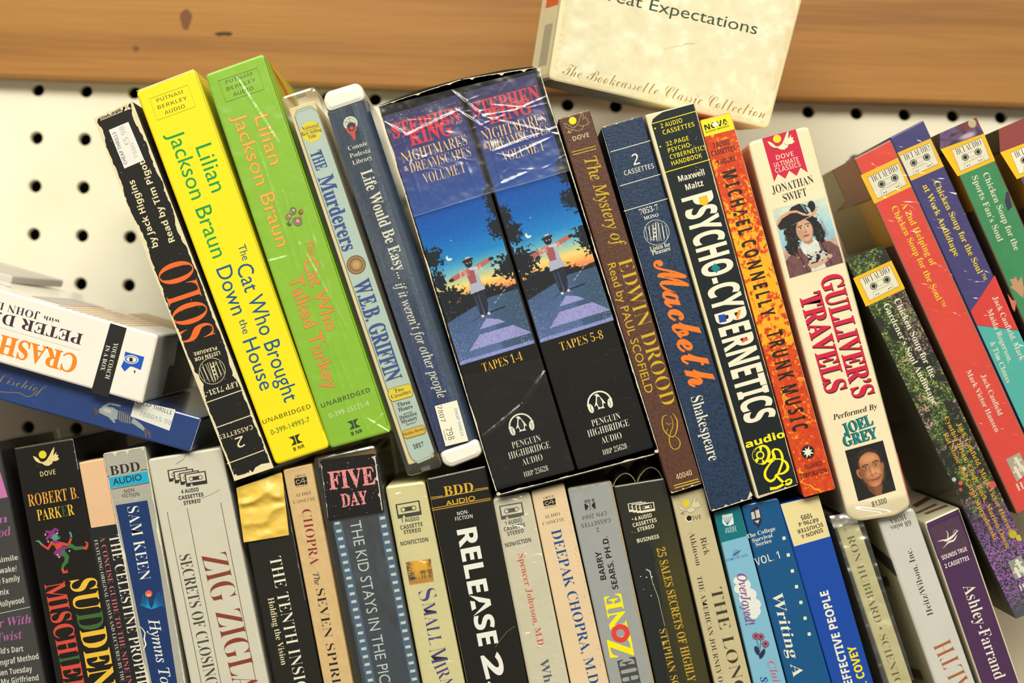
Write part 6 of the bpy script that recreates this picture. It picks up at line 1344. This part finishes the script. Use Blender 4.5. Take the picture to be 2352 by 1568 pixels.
def joyed():
    b = low('sky blue clear-wrapped box with teal top, white cloud and small pink flowers', (1640, 1177), (1699, 1160), .232, .262, paper((128, 186, 214), .4, gloss=.4, blot=.04), cr=.0014)
    q = b.quad; wt = ink((222, 232, 230))
    b.poly([(1641, 1177), (1698, 1160), (1716, 1230), (1655, 1246)], ink((0, 110, 124)), 'print_panel')
    b.poly([za(1560, 535), za(1665, 515), za(1680, 620), za(1640, 640), za(1590, 640), za(1565, 610)], wt, 'emblem')
    for i in range(6): b.line(za(1615, 632), za(1562 + 21 * i, 558 - 4 * i), 1, ink((0, 110, 124)), 'emblem')
    b.text('s', 'AUDIO', za(1597, 688), za(1700, 665), 6, (200, 226, 226)); b.text('s', 'PAGES', za(1600, 718), za(1708, 695), 6.5, (200, 226, 226))
    b.unit = b.fresh()
    for a in range(5): b.path([za(1665, 945), za(1680 + 14 * a, 930 - 8 * a), za(1700 + 12 * a, 905 - 6 * a)], 1.2, ink((60, 80, 150)))
    b.ring(za(1700, 910), 6, 1, ink((60, 80, 150)), n=10); b.text('t', 'WOMEN OF FAITH', za(1603, 1000), za(1822, 942), 5.5, (70, 96, 160))
    cl = [at(b, u, d) for u, d in ((.03, 190), (.2, 172), (.45, 160), (.7, 150), (.97, 140), (.97, 230), (.97, 320), (.8, 332), (.5, 330), (.3, 345), (.03, 350))]
    cl = [za(1650, 1180), za(1700, 1130), za(1780, 1120), za(1830, 1080), za(1880, 1085), zb(1985, 850), zb(1985, 880), zb(1920, 930), zb(1840, 910), zb(1780, 940), zb(1725, 915)]; cw = ink((226, 230, 226))
    for x, y, r in ((1735, 548, 18), (1722, 590, 20), (1735, 640, 24), (1740, 690, 24), (1755, 720, 22), (1775, 705, 22), (1790, 670, 24), (1780, 620, 28), (1770, 570, 26), (1765, 545, 20), (1755, 610, 30), (1765, 660, 30)):
        b.disc(zb(1690 + (x - 1722) * 1.6 + (y - 540) * .75, 545 + (y - 548) * 1.95), r * .52, cw, 'cloud_print')
    b.text('i', 'OverJoyed!', zb(1708, 480), zb(1800, 990), 21, (120, 80, 140), 'title_lettering', outline=(196, 110, 130), ow=.012)
    for x, y in ((1898, 1098), (1948, 1105), (1995, 1175)):
        c = zb(x, y)
        for k in range(8): b.disc((c[0] + 5.5 * math.cos(k * .785), c[1] + 5.5 * math.sin(k * .785)), 3.2, ink((70, 30, 60)), 'flower_print', 2.4, k * .785, 8); b.disc((c[0] + 5.5 * math.cos(k * .785), c[1] + 5.5 * math.sin(k * .785)), 2.4, ink((196, 100, 130)), 'flower_print', 1.7, k * .785, 8)
        b.disc(c, 2, ink((90, 40, 60)), 'flower_print', n=8)
    nv = ink((40, 40, 84)); b.path([zb(1905, 1130), zb(1925, 1200), zb(1930, 1290)], 1, nv, 'flower_print'); b.path([zb(1948, 1140), zb(1940, 1220), zb(1930, 1290)], 1, nv, 'flower_print'); b.path([zb(1992, 1210), zb(1960, 1260), zb(1945, 1320)], 1, nv, 'flower_print')
    b.disc(zb(1910, 1240), 5, nv, 'flower_print', 11, -.4, 12); b.disc(zb(1962, 1275), 5, nv, 'flower_print', 12, .5, 12)
    b.text('i', 'Clairmont', zb(2010, 1345), (1800, 1640), 16, (222, 140, 160), 'author_lettering'); b.text('i', 'Swindoll', zb(1940, 1510), (1772, 1640), 15, (40, 60, 140), 'author_lettering')
joyed()

def writing():
    b = low('blue glossy box with white series lettering and a dark shield badge', (1702, 1160), (1787, 1142), .262, .288, paper((12, 84, 138), .35, gloss=.5, blot=.06), cr=.0016)
    w = (230, 228, 206)
    b.poly([za(1840, 500), za(1900, 440), za(1945, 485), za(1960, 600), za(1928, 665), za(1880, 620)], ink((30, 40, 70)), 'emblem'); b.poly([za(1850, 508), za(1880, 498), za(1895, 568), za(1862, 578)], ink((200, 200, 180))); b.poly([za(1892, 488), za(1930, 476), za(1945, 556), za(1905, 566)], ink((200, 200, 180))); b.poly([za(1885, 594), za(1935, 580), za(1920, 618)], ink((200, 200, 180)))
    for t, p, r, h in (('The College', (1812, 768), (2098, 683), 9), ('Survival', (1870, 810), (2070, 750), 9), ('Series', (1902, 850), (2058, 805), 9)): b.text('B', t, za(*p), za(*r), h, w)
    b.unit = b.fresh(); b.text('s', 'VOL. 1', za(1905, 1042), za(2145, 968), 18, w); b.text('I', 'Writing A Resume', zb(2055, 665), (1866, 1720), 24, w, 'title_lettering')
    for x, y in ((2180, 120), (2225, 288), (2268, 448), (2312, 605), (2358, 762), (2402, 920), (2446, 1078)):
        c = zb(x, y); c = (c[0] - (x - 2180) * .012, c[1]); b.poly([(c[0] - 4, c[1] - 3), (c[0] + 3, c[1] - 4.5), (c[0] + 4.5, c[1] + 3), (c[0] - 2.5, c[1] + 4.5)], ink(w), 'film_strip')
writing()

def schuster():
    b = low('royal blue box with a cream top printed upside down and upward white capitals', (1791, 1157), (1881, 1136), .292, .291, paper((20, 72, 170), .35, gloss=.4, blot=.04), cr=.0012)
    b.poly([(1792.5, 1158), (1880, 1137.5), zc(414, 571), zc(52, 674)], paper((232, 216, 160), .4, gloss=.3), 'print_panel'); kk = (50, 44, 26)
    for t, p, r, h in (('1095', (228, 337), (115, 365), 11.5), ('68796-4', (290, 387), (92, 434), 9.5), ('SCHUSTER', (335, 432), (78, 508), 9.5), ('SIMON &', (333, 488), (118, 560), 9.5)): b.text('S', t, zc(*p), zc(*r), h, kk)
    b.text('H', 'HIGHLY EFFECTIVE PEOPLE', (1985, 1668), zd(222, 365), 19.5, (232, 230, 216), 'title_lettering'); b.text('H', 'STEPHEN R. COVEY', (2030, 1690), zd(377, 678), 19, (240, 222, 30), 'author_lettering')
schuster()

def hubbard():
    b = low('slim cream spine in loose crinkled clear wrap with olive serif capitals', (1920, 1206), (1970, 1194), .336, .336, paper((208, 200, 146), .5, gloss=.2, blot=.05), cr=.0008)
    b.text('t', 'L. RON HUBBARD \u2022 SCIENTOLOGY', (1935, 1202), (2083, 1655), 17, (96, 92, 52), 'author_lettering')
    b.film([(1908, 1190), (1975, 1176), (2098, 1560), (2030, 1575)], film_mat(.12, .5, .30, bump=.5, bscale=40, haze=.03), nx=30, ny=140, amp=.0025, seed=29, lift=.0004)
    b.film([(1903, 1184), (1960, 1172), (1968, 1196), (1912, 1212)], film_mat(.3, .7, .3, bump=.6, bscale=60, haze=.15), nx=24, ny=12, amp=.004, seed=39, lift=.001)
hubbard()

def heitz():
    b = low('white box with green serif lettering reading upward beside the purple box', (2014, 1193), (2098, 1164), .353, .352, paper((206, 204, 196), .4, gloss=.4, blot=.05), cr=.0022, r=.0012)
    g = (52, 70, 40)
    b.text('T', '1038A', zc(1165, 347), zc(1005, 405), 11.5, g); b.text('T', '68 mins.', zc(1212, 407), zc(1005, 475), 11.5, g); b.text('T', 'Heitz/Wilson, Inc.', zc(1445, 1352), zc(1222, 690), 13.5, g, 'author_lettering'); b.text('t', 'WEALTH', (2262, 1640), zd(918, 640), 42, (168, 96, 56), 'title_lettering')
    for a in (.18, .45, .7): b.side('L', [(a, .25), (a + .03, .25), (a + .06, .6), (a + .03, .6)], ink((90, 90, 86)), 'side_print')
    b.side('L', [(.11, 0), (.16, 0), (.10, .9), (.06, .9)], ink((50, 52, 60)), 'side_print')
heitz()

def ashley():
    b = low('dark purple box with a white leaping figure and white serif name', (2123, 1200), (2203, 1164), .347, .346, paper((214, 208, 176), .45, gloss=.3), front=paper((78, 46, 84), .35, gloss=.4, blot=.08), cr=.001)
    w = (230, 226, 214); q = b.quad
    P = Paint(84, 70, 1.2, (82, 56, 76)); P.C += ((fbm(P.X / 2, P.Y / 2, 2, 3) - .5) * 20)[..., None]; P.put(np.clip(np.minimum(P.X, np.minimum(84 - P.X, P.Y)) / 6, 0, 1) * -1 + 1, (62, 30, 90)); paint(b, .03, 12, .97, 90, P, 'cover_print')
    wi = ink(w)
    b.path([zc(*p) for p in ((1490, 625), (1540, 610), (1580, 610), (1640, 570), (1690, 510))], [.8, 3, 6, 5, 1], wi); b.path([zc(*p) for p in ((1545, 690), (1570, 660), (1600, 630), (1650, 610), (1680, 560))], [.8, 1.4, 4, 4, 1], wi); b.path([zc(*p) for p in ((1575, 515), (1592, 545), (1590, 590))], [1, 2, 2.4], wi); b.path([zc(*p) for p in ((1640, 540), (1665, 505), (1695, 520))], 1, wi)
    b.text('S', 'SOUNDS TRUE', zc(1537, 810), zc(1787, 715), 10, w); b.text('S', '2 CASSETTES', zc(1567, 892), zc(1807, 805), 10, w); b.text('T', 'Ashley-Farrand', zc(1738, 1075), zd(1178, 880), 27, w, 'author_lettering')
    b.side('T', [(.3, .15), (.9, .12), (.9, .17), (.3, .2)], ink((120, 80, 70)), 'side_print'); b.side('T', [(.2, .25), (.8, .25), (.8, .30), (.2, .3)], ink((120, 80, 70)), 'side_print'); b.side('T', [(.4, .4), (.95, .45), (.95, .55), (.4, .5)], ink((110, 60, 60)), 'side_print')
    b.wear(q[0], q[3], 1.4, 81, (196, 184, 160), n=200, side=-1, big=1.2)
ashley()

# ------------------------------------------------------------------ set the lettering and link the prints
bake_glyphs()
for T in TEXTS:
    y = T['t'].y; T['t'].y = T.get('y', y); T['t'].flush_text(T); T['t'].y = y
for b in THINGS: b.finish()
